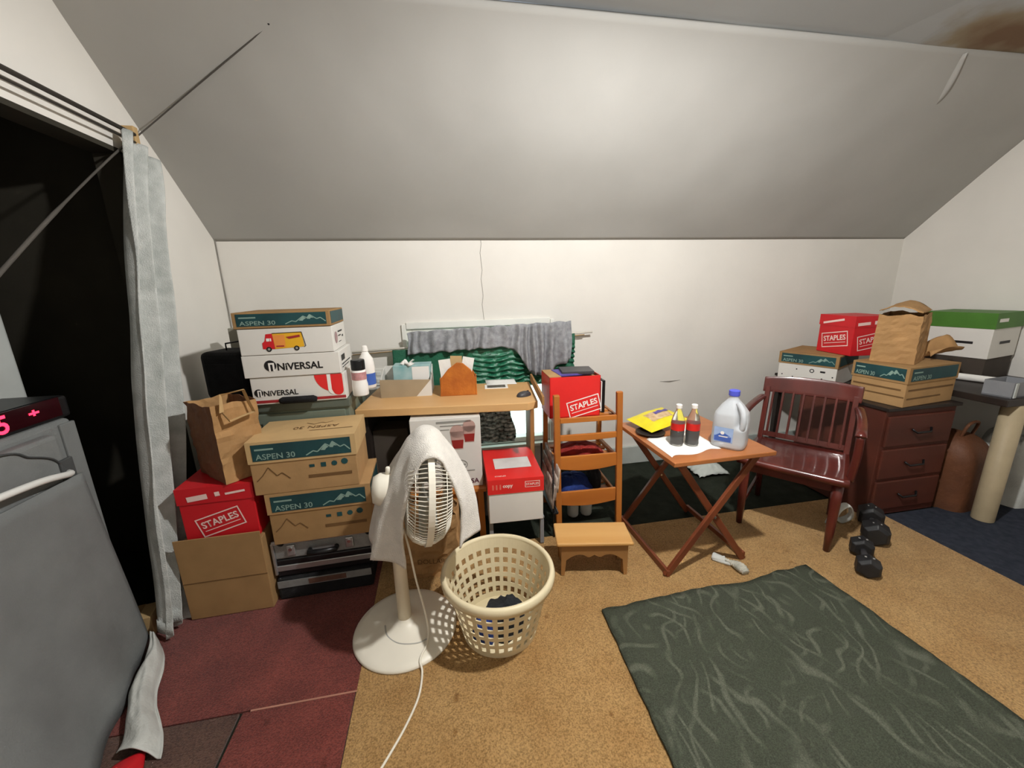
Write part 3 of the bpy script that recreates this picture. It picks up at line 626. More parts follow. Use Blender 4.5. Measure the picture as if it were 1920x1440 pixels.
# ------------------------------------------------------------------ desk and what is on it
DZ = 0.82
t = thing('desk', 'tan laminate desk standing in front of the window', 'desk', (0.03, 2.40, 0), -0.115)
b = MB(); top_poly = [(-0.495, -0.27), (0.46, -0.27), (0.52, -0.23), (0.52, 0.24), (-0.495, 0.24)]
b.prism(top_poly, (0, 0, DZ-0.045), (1, 0, 0), (0, 1, 0), (0, 0, 0.045)); b.build('desktop', deskw, t, bevel=0.004)
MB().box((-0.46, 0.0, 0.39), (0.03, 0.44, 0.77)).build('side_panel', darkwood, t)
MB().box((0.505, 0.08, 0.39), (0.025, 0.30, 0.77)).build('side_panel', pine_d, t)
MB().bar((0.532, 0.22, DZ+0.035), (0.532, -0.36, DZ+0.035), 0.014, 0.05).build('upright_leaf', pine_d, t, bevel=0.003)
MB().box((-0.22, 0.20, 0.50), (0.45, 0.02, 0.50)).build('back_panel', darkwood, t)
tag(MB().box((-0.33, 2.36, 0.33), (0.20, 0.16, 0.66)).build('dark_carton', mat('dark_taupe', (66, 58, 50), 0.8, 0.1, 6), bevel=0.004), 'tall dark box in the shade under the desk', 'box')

t = thing('storage_tray', 'open pale tray with taupe slanted front holding a tissue box', 'tray', (-0.225, 2.50, DZ), -0.05)
b = MB(); W, D = 0.30, 0.20
b.box((0, 0, 0.004), (W, D, 0.008))
for sx in (-1, 1): b.prism([(-D/2, 0), (D/2, 0), (D/2, 0.16), (-D/2+0.02, 0.10), (-D/2, 0.10)], (sx*(W/2)-0.002, 0, 0.0), (0, 1, 0), (0, 0, 1), (0.004, 0, 0))
b.box((0, D/2, 0.08), (W, 0.004, 0.16)); b.build('tray_body', box_w, t)
fr = frame((0, -D/2-0.003, 0)); b = MB(); b.prism([(-W/2, 0.0), (W/2-0.09, 0.0), (W/2, 0.10), (-W/2+0.0, 0.112)], fr[0], fr[1], fr[2], (0, 0.006, 0)); b.prism([(W/2-0.09, 0.0), (W/2, 0.0), (W/2, 0.10)], fr[0], fr[1], fr[2], (0, 0.005, 0))
b.mi = [0]*6 + [1]*5; b.build('front_panel', [tanbin, box_w], t)
t = thing('tissue_box', 'teal and white tissue box sitting inside the pale tray', 'box', (-0.19, 2.53, DZ+0.009), -0.05)
MB().box((0, 0, 0.085), (0.23, 0.11, 0.17)).build('body', mat('teal_card', (120, 170, 172), 0.5, 0.2, 12, rgb2=(176, 200, 198)), t, bevel=0.003)
prints('panel', [rect(0.0, -0.03, 0.105, 0.06)], frame((0, -0.057, 0.10)), white_p, t)
MB().grid(lambda u, v: (-0.06+0.07*u+0.01*math.sin(v*8), -0.05+0.02*math.sin(u*7), 0.168+0.028*v*(1+0.4*math.sin(u*9))), 8, 5).build('tissue', paperw, t, smooth=True, solid=0.001)

t = thing('letter_holder', 'tan leather letter holder with peaked ends on the desk', 'organizer', (0.09, 2.39, DZ), -0.08)
peak = [(-0.115, 0), (0.10, 0), (0.10, 0.11), (0.075, 0.16), (0.03, 0.20), (-0.005, 0.205), (-0.06, 0.165), (-0.105, 0.11)]
for y in (-0.05, 0.05):
    MB().prism(peak, (0, y, 0), (1, 0, 0), (0, 0, 1), (0, 0.008, 0)).build('end_panel', leather, t, bevel=0.003)
MB().box((0, 0.004, 0.005), (0.20, 0.10, 0.01)).build('base', leather, t)
MB().box((-0.108, 0.004, 0.055), (0.008, 0.10, 0.11)).build('side_strap', leather, t, bevel=0.002); MB().box((0.104, 0.004, 0.055), (0.008, 0.108, 0.11)).build('side_strap', leather, t, bevel=0.002)
for i, (x, a, h) in enumerate(((-0.06, 0.10, 0.21), (-0.02, -0.05, 0.225), (0.02, -0.22, 0.215))):
    M = Matrix.Translation((x, 0.0+0.018*(i-1), 0.012)) @ Matrix.Rotation(-a, 4, 'Y')
    e = MB().box((0, 0, h/2), (0.07, 0.003, h), M).build('envelope', [paperw, card_l, paperw][i]); tag(e, ['white envelope at the left inside the leather holder', 'brown envelope in the middle of the leather holder', 'white envelope leaning right inside the leather holder'][i], 'envelope')
    e.location = (0.09, 2.39, DZ); e.rotation_euler[2] = -0.08
t = thing('photo_card', 'white card with dark picture lying on the desk', 'card', (0.335, 2.50, DZ), -0.1)
MB().box((0, 0, 0.0015), (0.15, 0.10, 0.003)).build('card', paperw, t)
prints('picture', [rect(-0.06, -0.035, 0.06, 0.035)], frame((0, 0, 0.0035), (1, 0, 0), (0, 1, 0)), mat('photo_print', (130, 120, 110), 0.4, 0.4, 40, rgb2=(60, 56, 52)), t)
tag(sheet('paper_sheet', lambda u, v: (0.28+0.2*u, 2.56+0.10*v-0.03*u, DZ+0.002+0.012*v*v), 5, 6, paperw, th=0.001), 'sheet of paper lying behind the photo card', 'paper')
t = thing('computer_mouse', 'dark grey oval computer mouse on the right end of the desk', 'mouse', (0.465, 2.235, DZ), 0.5)
def mouse_fn(u, v):
    a = u*2*PI; r = math.cos(v*PI/2); return (0.052*r*math.cos(a), 0.03*r*math.sin(a), 0.028*math.sin(v*PI/2)**0.8 if v else 0)
MB().grid(mouse_fn, 24, 8, True).build('shell', darkgrey, t, smooth=True)
MB().box((0.03, 0, 0.0235), (0.012, 0.005, 0.008)).build('wheel', blackp, t)

# ------------------------------------------------------------------ things under the desk
t = thing('wooden_stool', 'small oak stool carrying the cup carton under the desk', 'stool', (-0.01, 2.23, 0.008), -0.03)
MB().box((0, 0, 0.318), (0.43, 0.33, 0.028)).build('seat', oak_h, t, bevel=0.006)
for sx in (-1, 1):
    for sy in (-1, 1): MB().bar((sx*0.185, sy*0.14, 0), (sx*0.18, sy*0.135, 0.305), 0.036, 0.036, (0, 1, 0)).build('leg', oak, t, bevel=0.003)
for sy in (-1, 1): MB().box((0, sy*0.138, 0.10), (0.34, 0.018, 0.035)).build('rung', oak_h, t, bevel=0.003); 
MB().box((0, -0.138, 0.28), (0.34, 0.018, 0.045)).build('apron', oak_h, t)
for sx in (-1, 1): MB().box((sx*0.182, 0, 0.15), (0.018, 0.25, 0.03)).build('rung', oak, t, bevel=0.003)
t = carton('cup_carton', 'white carton printed with red cups standing on the oak stool', (-0.005, 2.235, 0.341), -0.03, 0.385, 0.28, 0.42, 0, box_w, box_w)
fr = F_front(t, 0.0); f1 = fpush(fr, 0, 0, 0, 0.001)
text('lettering', 'USA', 0.075, fpush(fr, 0.135, 0.035), mat('maroon_print', (92, 44, 60), 0.5), t, 0.02)
prints('top_print', [rect(-0.05, 0.392, 0.14, 0.404), rect(-0.03, 0.374, 0.10, 0.380), rect(-0.03, 0.352, 0.02, 0.357)], fr, grey_p, t)
for cx, cz, s in ((0.062, 0.285, 1.1), (0.128, 0.318, 1.0)):
    prints('cup_print', [[(cx-0.026*s, cz-0.045*s), (cx+0.026*s, cz-0.045*s), (cx+0.036*s, cz+0.05*s), (cx-0.036*s, cz+0.05*s)], disc(cx, cz+0.05*s, 0.036*s, 16)], fr, mat('cup_pink', (196, 160, 150), 0.5), t)
    prints('cup_fill_print', [[(cx-0.024*s, cz-0.04*s), (cx+0.024*s, cz-0.04*s), (cx+0.030*s, cz+0.005*s), (cx-0.030*s, cz+0.005*s)]], f1, mat('cup_red', (150, 40, 36), 0.5), t)
prints('oval_logo', strip([(0.06+0.05*math.cos(a*PI/8), 0.14+0.03*math.sin(a*PI/8)) for a in range(17)], 0.004) + [rect(0.02, 0.135, 0.10, 0.145), rect(0.06, 0.098, 0.15, 0.104)], fr, grey_p, t)
t = thing('metal_stand', 'low grey metal stand under the red and white paper box', 'stand', (0.36, 2.13, 0.0), -0.04)
for sx in (-1, 1):
    for sy in (-1, 1): MB().box((sx*0.145, sy*0.17, 0.0895+0.004), (0.022, 0.022, 0.163)).build('leg', greyplastic, t, bevel=0.002)
MB().box((0, 0, 0.18), (0.315, 0.37, 0.014)).build('shelf', greyplastic, t, bevel=0.003)
t = carton('copy_paper_box', 'white box with red copy paper lid on the metal stand', (0.355, 2.125, 0.188), -0.04, 0.300, 0.41, 0.262, 0.085, box_w, redb_m)
fr = F_front(t, 0.222, E_)
text('lettering', 'copy', 0.055, fpush(fr, -0.045, -0.004), pink_p, t, 0.03); 
prints('logo_frame', outline(0.082, 0.036, 0.003), fpush(fr, 0.09, 0.002), pink_p, t); text('lettering', 'STAPLES', 0.07, fpush(fr, 0.09, 0.002), pink_p, t, 0.02)
prints('small_print', [rect(-0.13+0.02*i, -0.018, -0.122+0.02*i, 0.012) for i in range(3)], fr, mat('rose_print', (232, 120, 104), 0.5), t)
fr = F_top(t); prints('top_label', [rect(-0.10, -0.08, 0.11, 0.06)], fr, mat('white_gloss_label', (226, 222, 218), 0.2), t); text('lettering', 'STAPLES', 0.06, fpush(fr, -0.08, -0.17), pink_p, t, 0.02)

# kraft grocery sack behind the fan
t = paper_bag('grocery_sack', 'crumpled brown grocery sack on the floor behind the fan', (-0.11, 1.885, 0.008), -0.12, 0.27, 0.17, 0.34, kraft, kraft, 5, 0.0, 0.02, 0.0, jag=0.03)
text('lettering', 'DOLLAR', 0.14, frame((0.0, -0.10, 0.10)), brown_p, t, 0.01)
prints('brown_print', [disc(0.03, 0.27, 0.05, 16)], frame((0, -0.104, 0)), kraft_d, t)

# ------------------------------------------------------------------ oak rack with its contents, and the step stool
t = thing('oak_rack', 'golden oak slatted rack with tall front posts beside the desk', 'rack', (0.81, 2.05, 0.0), -0.04)
for sx in (-1, 1):
    MB().bar((sx*0.190+0.012, 0, 0.0), (sx*0.186-0.012, 0.0, 0.86), 0.036, 0.030, (0, 1, 0)).build('post', oak, t, bevel=0.006)
    MB().bar((sx*0.185, 0.34, 0.0), (sx*0.185, 0.34, 0.70), 0.030, 0.030, (0, 1, 0)).build('post', oak, t, bevel=0.004)
    for z in (0.685, 0.44, 0.20): MB().bar((sx*0.188, 0.012, z), (sx*0.188, 0.33, z), 0.016, 0.030).build('side_rail', oak, t, bevel=0.003)
for z, h, cv in ((0.705, 0.030, 0.0), (0.60, 0.034, 0.006), (0.445, 0.078, 0.018), (0.215, 0.082, 0.018)):
    b = MB(); n = 12
    poly = [(-0.175+0.35*i/n, h/2 - cv*0.4*math.sin(PI*i/n)*0) for i in range(n+1)] + [(0.175-0.35*i/n, -h/2 - cv*math.sin(PI*i/n)) for i in range(n+1)]
    b.prism(poly, (0, -0.008, z), (1, 0, 0), (0, 0, 1), (0, 0.016, 0)); b.build('front_rail', oak_h, t, bevel=0.003)
for z, ys in ((0.690, (0.05, 0.12, 0.19, 0.26, 0.32)), (0.425, (0.06, 0.14, 0.22, 0.30)), (0.185, (0.06, 0.14, 0.22, 0.30))):
    for y in ys: MB().box((0, y, z), (0.355, 0.045, 0.012)).build('shelf_slat', oak_h, t, bevel=0.002)
t = thing('open_carton', 'open red carton on top of the oak rack', 'box', (0.752, 2.235, 0.698), -0.04)
b = MB(); W, D, H = 0.305, 0.22, 0.245
b.box((0, 0, 0.003), (W, D, 0.006))
for sy in (-1, 1): b.box((0, sy*(D/2-0.002), H/2), (W, 0.004, H))
for sx in (-1, 1): b.box((sx*(W/2-0.002), 0, H/2), (0.004, D, H))
b.build('carton_body', redb_m, t); t['d'] = D
staples(t, fpush(frame((0, -D/2-0.0015, 0.065)), 0.055, 0), 0.20, 0.25, white_p)
MB().box((-W/2+0.035, 0.0, H+0.002), (0.07, D-0.01, 0.004)).build('top_flap', card_m, t)
MB().box((0, 0, 0.12), (W-0.02, D-0.02, 0.22)).build('filler', card_d, t)
for nm, lab, c, s, m, z in (('book', 'grey book on top inside the open red carton', (0.79, 2.24), (0.19, 0.15, 0.018), darkgrey, 0.964), ('folder', 'blue violet folder under the grey book in the red carton', (0.765, 2.245), (0.21, 0.16, 0.012), purp_p, 0.951), ):
    o = MB().box((0, 0, 0), s).build(nm, m, bevel=0.002, loc=(c[0], c[1], z-s[2]/2+0.0), rotz=-0.15 if nm == 'book' else 0.05); tag(o, lab, nm)
t = thing('binder', 'spiral binder standing behind the open red carton', 'binder', (0.945, 2.25, 0.698), -0.04)
MB().box((0, 0, 0.10), (0.018, 0.17, 0.20)).build('cover', blackp, t, bevel=0.002); MB().box((-0.012, 0, 0.10), (0.006, 0.16, 0.185)).build('pages', paperw, t)
def cloth_lump(name, label, loc, dx, dy, dz, m, seed, cat='cloth'):
    def fn(u, v):
        a = u*2*PI; r = math.cos(v*PI/2)**0.6; q = 1+0.25*nz(math.cos(a)*2+seed, math.sin(a)*2, v*2)
        return (dx*r*math.cos(a)*q, dy*r*math.sin(a)*q, dz*math.sin(v*PI/2)*(0.9+0.18*nz(math.cos(a)*3, math.sin(a)*3+seed, v*3)))
    o = MB().grid(fn, 40, 14, True).build(name, m, None, smooth=True, loc=loc); o.data.update()
    return tag(o, label, cat)
cloth_lump('folded_cloth', 'dark red cloth on the upper shelf of oak rack', (0.80, 2.21, 0.432), 0.15, 0.11, 0.065, redcloth, 1)
cloth_lump('folded_cloth', 'blue cloth bundle on the lower shelf of oak rack', (0.76, 2.21, 0.192), 0.13, 0.11, 0.10, bluecloth, 2)
cloth_lump('folded_cloth', 'black cloth bundle at the right of the lower rack shelf', (0.915, 2.25, 0.192), 0.055, 0.09, 0.13, darkcloth, 3)
for i, x in enumerate((0.77, 0.86)):
    t = thing('glass_jar', ['glass jar on the floor under the rack, left one', 'glass jar on the floor under the rack, right one'][i], 'jar', (x, 2.2, 0.0), 0, 'jars under the rack')
    MB().lathe([(0.032, 0.0), (0.036, 0.01), (0.036, 0.075), (0.028, 0.09)], 20).build('jar_body', palegrey, t, smooth=True); MB().lathe([(0.03, 0.091), (0.03, 0.106)], 20).build('lid', greyplastic, t)
# magazines leaning left of the rack
for i in range(3):
    o = sheet('magazine', lambda u, v, i=i: (0.600-0.014*i+0.012*v, 1.98+0.30*u, 0.30+0.14*v-0.05*i+0.05*u), 4, 6, mag_m, th=0.008)
    tag(o, ['magazine slanting beside the rack, nearest the rack post', 'magazine slanting beside the rack, middle one', 'magazine slanting beside the rack, outermost one'][i], 'magazine', 'magazines beside the rack')
t = thing('magazine_rack', 'dark wire holder for the slanting magazines beside the rack', 'holder', (0.592, 2.13, 0.0))
for y in (-0.14, 0.12): MB().tube([(-0.01, y, 0.0), (-0.014, y, 0.22), (-0.018, y, 0.50)], 0.006, 6).build('leg', blackp, t, smooth=True); 
MB().tube([(0.012, -0.15, 0.17), (0.012, 0.15, 0.19)], 0.004, 6).build('rail', blackp, t, smooth=True)
MB().box((-0.003, 0, 0.165), (0.03, 0.30, 0.008)).build('tray', blackp, t)

t = thing('step_stool', 'small pale wooden step stool with scalloped apron', 'stool', (0.706, 1.715, 0.008), -0.185)
SZ = 0.195
b = MB().box((0, 0, SZ-0.010), (0.385, 0.185, 0.020)); b.build('tread', pine, t, bevel=0.008, seg=3)
for sx in (-1, 1): MB().prism([(-0.064, 0.0), (-0.04, 0.0), (-0.03, 0.06), (0.03, 0.06), (0.04, 0.0), (0.062, 0.0), (0.062, SZ-0.02), (-0.064, SZ-0.02)], (sx*0.155-0.009, 0, 0), (0, 1, 0), (0, 0, 1), (0.018, 0, 0)).build('end_leg', pine_d, t, bevel=0.002)
n = 40; poly = [(-0.168, 0.0), (0.168, 0.0)]
for i in range(n+1):
    x = 0.168-0.336*i/n; q = abs(x)/0.168
    zz = -0.174 if q > 0.865 else (-0.052 - 0.034*max(0, (q-0.50)/0.365)**1.5 - 0.016*math.exp(-((abs(x)-0.028)/0.020)**2))
    poly.append((x, zz))
for y in (-0.080, 0.064): MB().prism(poly, (0, y, SZ-0.02), (1, 0, 0), (0, 0, 1), (0, 0.014, 0)).build('apron', pine_d, t)  # apron shade is carried by the darker wood colour

# ------------------------------------------------------------------ pedestal fan
t = thing('pedestal_fan', 'white pedestal fan turned sideways under a towel', 'fan', (-0.235, 1.50, 0.008), 0.12)
MB().lathe([(0.218, 0), (0.220, 0.006), (0.214, 0.014), (0.19, 0.021), (0.10, 0.034), (0.045, 0.042), (0.03, 0.06), (0.026, 0.075)], 64).build('base', fanw, t, smooth=True)
MB().lathe([(0.029, 0.06), (0.025, 0.50), (0.024, 0.58), (0.03, 0.59), (0.03, 0.62)], 24).build('pole', fanw_d, t, smooth=True)
TILT = 0.10; HC = Vector((0.135, -0.01, 0.665)); RH = 0.225
MH = Matrix.Translation(HC) @ Matrix.Rotation(TILT, 4, 'Y')
b = MB(); b.lathe([(0.02, -0.21), (0.05, -0.205), (0.064, -0.18), (0.066, -0.10), (0.05, -0.075), (0.03, -0.07)], 28, 'x'); b.v = [MH @ Vector(p) for p in b.v]; b.build('motor_housing', fanw, t, smooth=True)
b = MB(); b.lathe([(0.009, 0.0), (0.009, 0.03), (0.006, 0.034)], 12, 'z', (-0.15, 0, 0.06)); b.v = [MH @ Vector(p) for p in b.v]; b.build('knob', fanw, t, smooth=True)
MB().tube([(0.0, 0, 0.60), (0.0, 0, 0.64), (-0.01, 0, 0.67)], 0.022, 12).build('neck', fanw, t, smooth=True)
def grille(sgn, nwire, hubx):
    b = MB()
    for k in range(nwire):
        a = 2*PI*k/nwire; pts = []
        for r, x in ((0.035, hubx), (0.12, hubx), (0.175, hubx*0.93), (0.205, hubx*0.66), (0.221, hubx*0.30), (0.224, 0.004*sgn)):
            tw = 0.10*(1-r/RH)*sgn; pts.append(MH @ Vector((x, r*math.cos(a+tw), r*math.sin(a+tw))))
        b.tube(pts, 0.0021, 4, cap=False)
    for r, x in ((0.12, hubx), (0.205, hubx*0.66)):
        b.tube([MH @ Vector((x, r*math.cos(2*PI*i/40), r*math.sin(2*PI*i/40))) for i in range(41)], 0.0024, 4, cap=False)
    return b
o = grille(1, 96, 0.085).build('front_grille', fanw, t, smooth=True); o['kind'] = 'stuff'
o = grille(-1, 84, -0.085).build('rear_grille', fanw, t, smooth=True); o['kind'] = 'stuff'
b = MB(); b.lathe([(0.222, -0.012), (0.231, -0.012), (0.231, 0.012), (0.222, 0.012), (0.222, -0.012)], 64, 'x', cap=False); b.v = [MH @ Vector(p) for p in b.v]; b.build('rim_band', fanw, t)
b = MB(); b.lathe([(0.04, 0.086), (0.038, 0.092), (0.0, 0.094)], 24, 'x', cap=False); b.v = [MH @ Vector(p) for p in b.v]; b.build('centre_badge', fanw, t, smooth=True)
for k in range(4):
    b = MB()
    def blade(u, v, k=k):
        r = 0.03+0.165*v; a = k*PI/2 + (u-0.5)*(0.5+0.55*v); return MH @ Vector((0.03*(u-0.5)*2 , r*math.cos(a), r*math.sin(a)))
    b.grid(blade, 6, 8).build('blade', palegrey, t, smooth=True, solid=0.003)
# power cord: down the pole, over the base and along the carpet
cord = [(0.03, -0.02, 0.50), (0.045, -0.02, 0.40), (0.06, -0.03, 0.26), (0.085, -0.06, 0.11), (0.09, -0.10, 0.045), (0.075, -0.15, 0.03), (0.055, -0.18, 0.026), (0.045, -0.205, 0.020), (0.05, -0.24, 0.006), (0.03, -0.33, 0.005), (-0.02, -0.42, 0.005), (-0.08, -0.50, 0.005), (-0.16, -0.60, 0.005), (-0.22, -0.70, 0.005)]
def smooth_path(p, n=6):
    out = []; P = [Vector(q) for q in p]
    for i in range(len(P)-1):
        p0, p1, p2, p3 = P[max(i-1, 0)], P[i], P[i+1], P[min(i+2, len(P)-1)]
        for k in range(n):
            s = k/n; out.append(0.5*((2*p1)+(-p0+p2)*s+(2*p0-5*p1+4*p2-p3)*s*s+(-p0+3*p1-3*p2+p3)*s**3))
    return out + [P[-1]]
MB().tube(smooth_path(cord), 0.0042, 8).build('power_cord', fanw, t, smooth=True)
loop = [(0.085+0.0, -0.075, 0.036), (-0.04, -0.10, 0.034), (-0.075, -0.06, 0.036)]
loop = [(-0.085, 0.0, 0.038), (-0.075, -0.055, 0.034), (-0.03, -0.105, 0.032), (0.04, -0.125, 0.030), (0.09, -0.115, 0.030)]
MB().tube(smooth_path(loop), 0.0028, 6).build('cord_loop', mat('grey_cord', (186, 184, 176), 0.5), t, smooth=True)
# towel over the head
def towel(u, v):
    yv = -0.16 + 0.34*v                                    # across the fan, near edge at v = 0
    arc = math.sqrt(max(0.0, 0.232**2 - (yv*0.92)**2))
    top = HC.z + arc + 0.012
    ctr = HC.x + TILT*arc*0.8
    s = (u-0.5)*2                                          # -1 motor side, +1 front side
    L = 1.0
    wid = 0.046 + 0.012*min(1, v/0.35)
    if abs(s) < 0.22:
        x = ctr + s/0.22*wid; z = top - 0.036*(s/0.22)**2
    else:
        q = (abs(s)-0.22)/0.78; sd = 1 if s > 0 else -1
        bot = (0.425 + 0.02*math.sin(v*6)) if sd < 0 else (0.465 + 0.012*math.sin(v*5))
        z = (top-0.036)*(1-q) + bot*q
        wv = min(1, v/0.35); near = 0.055*math.sin(min(1, q*1.7)*PI*0.5)
        out = near + (0.105*q**0.75*wv + 0.03*q*max(0, v-0.35) if sd < 0 else 0.070*wv*math.sin(min(1, q*1.1)*PI*0.5))
        x = ctr + sd*(wid + out) + 0.012*math.sin(v*13+q*3)*q*sd - TILT*0.9*(top-z)*0.5
        yv = (-0.165+0.07*wv if v < 0.35 else -0.095+0.275*(v-0.35)/0.65)*q + yv*(1-q)
    return (x + 0.004*nz(u*14, v*9), yv + HC.y + 0.006*nz(u*9, v*5, 2), z + 0.004*nz(u*11, v*11, 5))
tw = sheet('towel', towel, 90, 26, towel_m, th=0.007); tw.location = t.location; tw.rotation_euler = t.rotation_euler
tag(tw, 'white terry towel draped over the fan head', 'towel')

# ------------------------------------------------------------------ laundry basket
t = thing('laundry_basket', 'round cream plastic laundry basket with square holes beside the fan', 'basket', (0.172, 1.432, 0.008))
NA, rows, HB = 30, 5, 0.295
def rad(z): return 0.160 + (0.222-0.160)*(z/HB)
zs_ = [0.0, 0.030]
for i in range(rows): zs_ += [zs_[-1]+0.0265, zs_[-1]+0.0265+0.019]
zs_ = zs_[:-1] + [HB]
b = MB(); angs = []
for k in range(NA): angs += [2*PI*(k-0.28)/NA, 2*PI*k/NA, 2*PI*(k+0.28)/NA]
n = len(angs)
vs = [(rad(z)*math.cos(a), rad(z)*math.sin(a), z) for z in zs_ for a in angs]; fs = []
for j in range(len(zs_)-1):
    for k in range(n):
        if j % 2 == 1 and j < len(zs_)-2+1 and j//2 < rows and k % 3 in (0, 1): continue
        fs.append((j*n+k, j*n+(k+1) % n, (j+1)*n+(k+1) % n, (j+1)*n+k))
b.add(vs, fs); b.build('basket_wall', basket_m, t, smooth=False, solid=0.004)
MB().lathe([(0.001, 0.002), (0.159, 0.002), (0.162, 0.006), (0.159, 0.009), (0.001, 0.009)], 60, cap=False).build('basket_floor', basket_m, t, smooth=True)
MB().lathe([(0.220, HB-0.034), (0.238, HB-0.036), (0.241, HB-0.018), (0.238, HB-0.004), (0.230, HB+0.003), (0.220, HB+0.001), (0.217, HB-0.01), (0.220, HB-0.034)], 72, cap=False).build('rim', basket_m, t, smooth=True)
cloth_lump('garment', 'black garment lying at the bottom of the laundry basket', (0.195, 1.42, 0.019), 0.105, 0.095, 0.12, darkcloth, 6)
cloth_lump('garment', 'blue garment lying at the bottom of the laundry basket', (0.10, 1.37, 0.019), 0.048, 0.05, 0.12, bluecloth, 8)

# ------------------------------------------------------------------ folding tray table and what is on it
TZ = 0.65
t = thing('folding_table', 'folding wooden tray table with crossed legs', 'table', (1.285, 1.81, 0.008), 0.02)
MB().box((0, 0, TZ-0.020), (0.55, 0.58, 0.022)).build('tabletop', teak, t, bevel=0.003)
for sy in (-0.245, 0.235):
    MB().bar((-0.245, sy, 0.0), (0.215, sy, TZ-0.03), 0.034, 0.018, (0, 1, 0)).build('leg', teak_d, t, bevel=0.003)
    MB().bar((0.225, sy+0.024, 0.0), (-0.215, sy+0.024, TZ-0.03), 0.034, 0.018, (0, 1, 0)).build('leg', teak_d, t, bevel=0.003)
    MB().lathe([(0.006, -0.004), (0.006, 0.035)], 10, 'y', (0, sy-0.008, 0.30)).build('pivot_bolt', chrome, t)
MB().bar((-0.238, -0.26, 0.018), (-0.238, 0.26, 0.018), 0.018, 0.034).build('stretcher', teak_d, t, bevel=0.003)
MB().bar((0.222, -0.23, 0.03), (0.222, 0.26, 0.03), 0.018, 0.030).build('stretcher', teak_d, t, bevel=0.003)
for x in (-0.19, 0.19): MB().bar((x, -0.25, TZ-0.045), (x, 0.25, TZ-0.045), 0.025, 0.028).build('cleat', teak_d, t, bevel=0.003)
TT = TZ + 0.008 - 0.009
def jug_fn(u, v):
    a = u*2*PI; h = 0.262*v
    prof = [(0, 0.070), (0.02, 0.076), (0.10, 0.078), (0.52, 0.077), (0.66, 0.072), (0.80, 0.050), (0.90, 0.028), (0.93, 0.022), (1.0, 0.021)]
    for (a0, r0), (a1, r1) in zip(prof, prof[1:]):
        if a0 <= v <= a1: r = r0+(r1-r0)*(v-a0)/(a1-a0); break
    p = 4.0 if v < 0.6 else 4.0-2.0*min(1, (v-0.6)/0.3)
    c, s = math.cos(a), math.sin(a); q = (abs(c)**p+abs(s)**p)**(-1/p)
    dd = (a-7*PI/4+PI) % (2*PI)-PI; win = max(0, min(1, (v-0.40)/0.08))*max(0, min(1, (0.86-v)/0.10))
    q *= 1-0.36*math.exp(-(dd/0.30)**2)*win
    return (r*q*c, r*q*s, h)
t = thing('water_jug', 'translucent gallon water jug with blue cap on the tray table', 'jug', (1.405, 1.655, TT+0.0005), -0.87)
MB().grid(jug_fn, 56, 40, True).build('jug_body', jug_m, t, smooth=True)
MB().tube(smooth_path([(0.026, -0.026, 0.225), (0.046, -0.046, 0.208), (0.059, -0.059, 0.180), (0.062, -0.062, 0.145), (0.058, -0.058, 0.112), (0.05, -0.05, 0.098)]), 0.013, 10).build('handle', jug_m, t, smooth=True)
MB().lathe([(0.024, 0.258), (0.025, 0.262), (0.025, 0.283), (0.021, 0.286)], 28).build('cap', bluecap, t, smooth=False)
lb = MB(); lb.grid(lambda u, v: (-0.058+0.085*u, -0.0785-0.0003, 0.035+0.075*v), 4, 4); lb.build('label', blue_lt, t)
prints('label_print', [rect(-0.055, 0.002, 0.02, 0.028), [(-0.05, 0.028), (-0.02, 0.05), (0.015, 0.032)]], frame((0.0, -0.0795, 0.037)), blue_p, t)
prints('label_mark', [disc(-0.02, 0.045, 0.009, 10), rect(-0.035, 0.024, 0.005, 0.029)], frame((0.0, -0.0802, 0.037)), white_p, t)
MB().box((0, 0, 0.05), (0.136, 0.136, 0.094)).build('water', mat('water', (225, 236, 240), 0.1, 0, trans=0.9, ior=1.33), t, bevel=0.03, seg=3)
bp_ = [(0.024, 0.0), (0.031, 0.004), (0.033, 0.012), (0.031, 0.03), (0.033, 0.05), (0.033, 0.115), (0.031, 0.13), (0.026, 0.15), (0.015, 0.178), (0.0125, 0.186), (0.0125, 0.20)]
for i, (x, y) in enumerate(((1.150, 1.715), (1.222, 1.695))):
    t = thing('cola_bottle', ['plastic cola bottle with red label, farther from the jug', 'plastic cola bottle with red label, nearer the jug'][i], 'bottle', (x, y, TT+0.0024), 0, 'cola bottles on the tray table')
    MB().lathe(bp_, 28).build('bottle_body', plast_clear, t, smooth=True)
    MB().lathe([(0.022, 0.006), (0.0300, 0.012), (0.029, 0.03), (0.0310, 0.05), (0.0310, 0.086), (0.001, 0.086)], 24, cap=False).build('cola', cola_m, t, smooth=True)
    MB().lathe([(0.0335, 0.082), (0.0335, 0.118)], 28, cap=False).build('label', colared, t, smooth=True)
    MB().lathe([(0.0145, 0.193), (0.0148, 0.195), (0.0148, 0.211), (0.012, 0.213)], 20).build('cap', white_p, t)
def napkin(u, v):
    x = 1.04+0.30*u; y = 1.60+0.24*v + 0.05*(u-0.5); z = TT+0.0012+0.0006*math.sin(u*9)
    ov = max(0, 1.020-(x-0.045*v)); 
    return (x - 0.04*(1-v)*math.sin(u*7)*0.4, y + 0.012*math.sin(u*11), z)
tag(sheet('napkin', napkin, 24, 12, paperw, th=0.0012), 'white paper napkin spread under the cola bottles', 'napkin')
t = thing('snack_bag', 'yellow snack bag lying at the back of the tray table', 'snack bag', (1.195, 1.985, TT+0.002), 0.28)
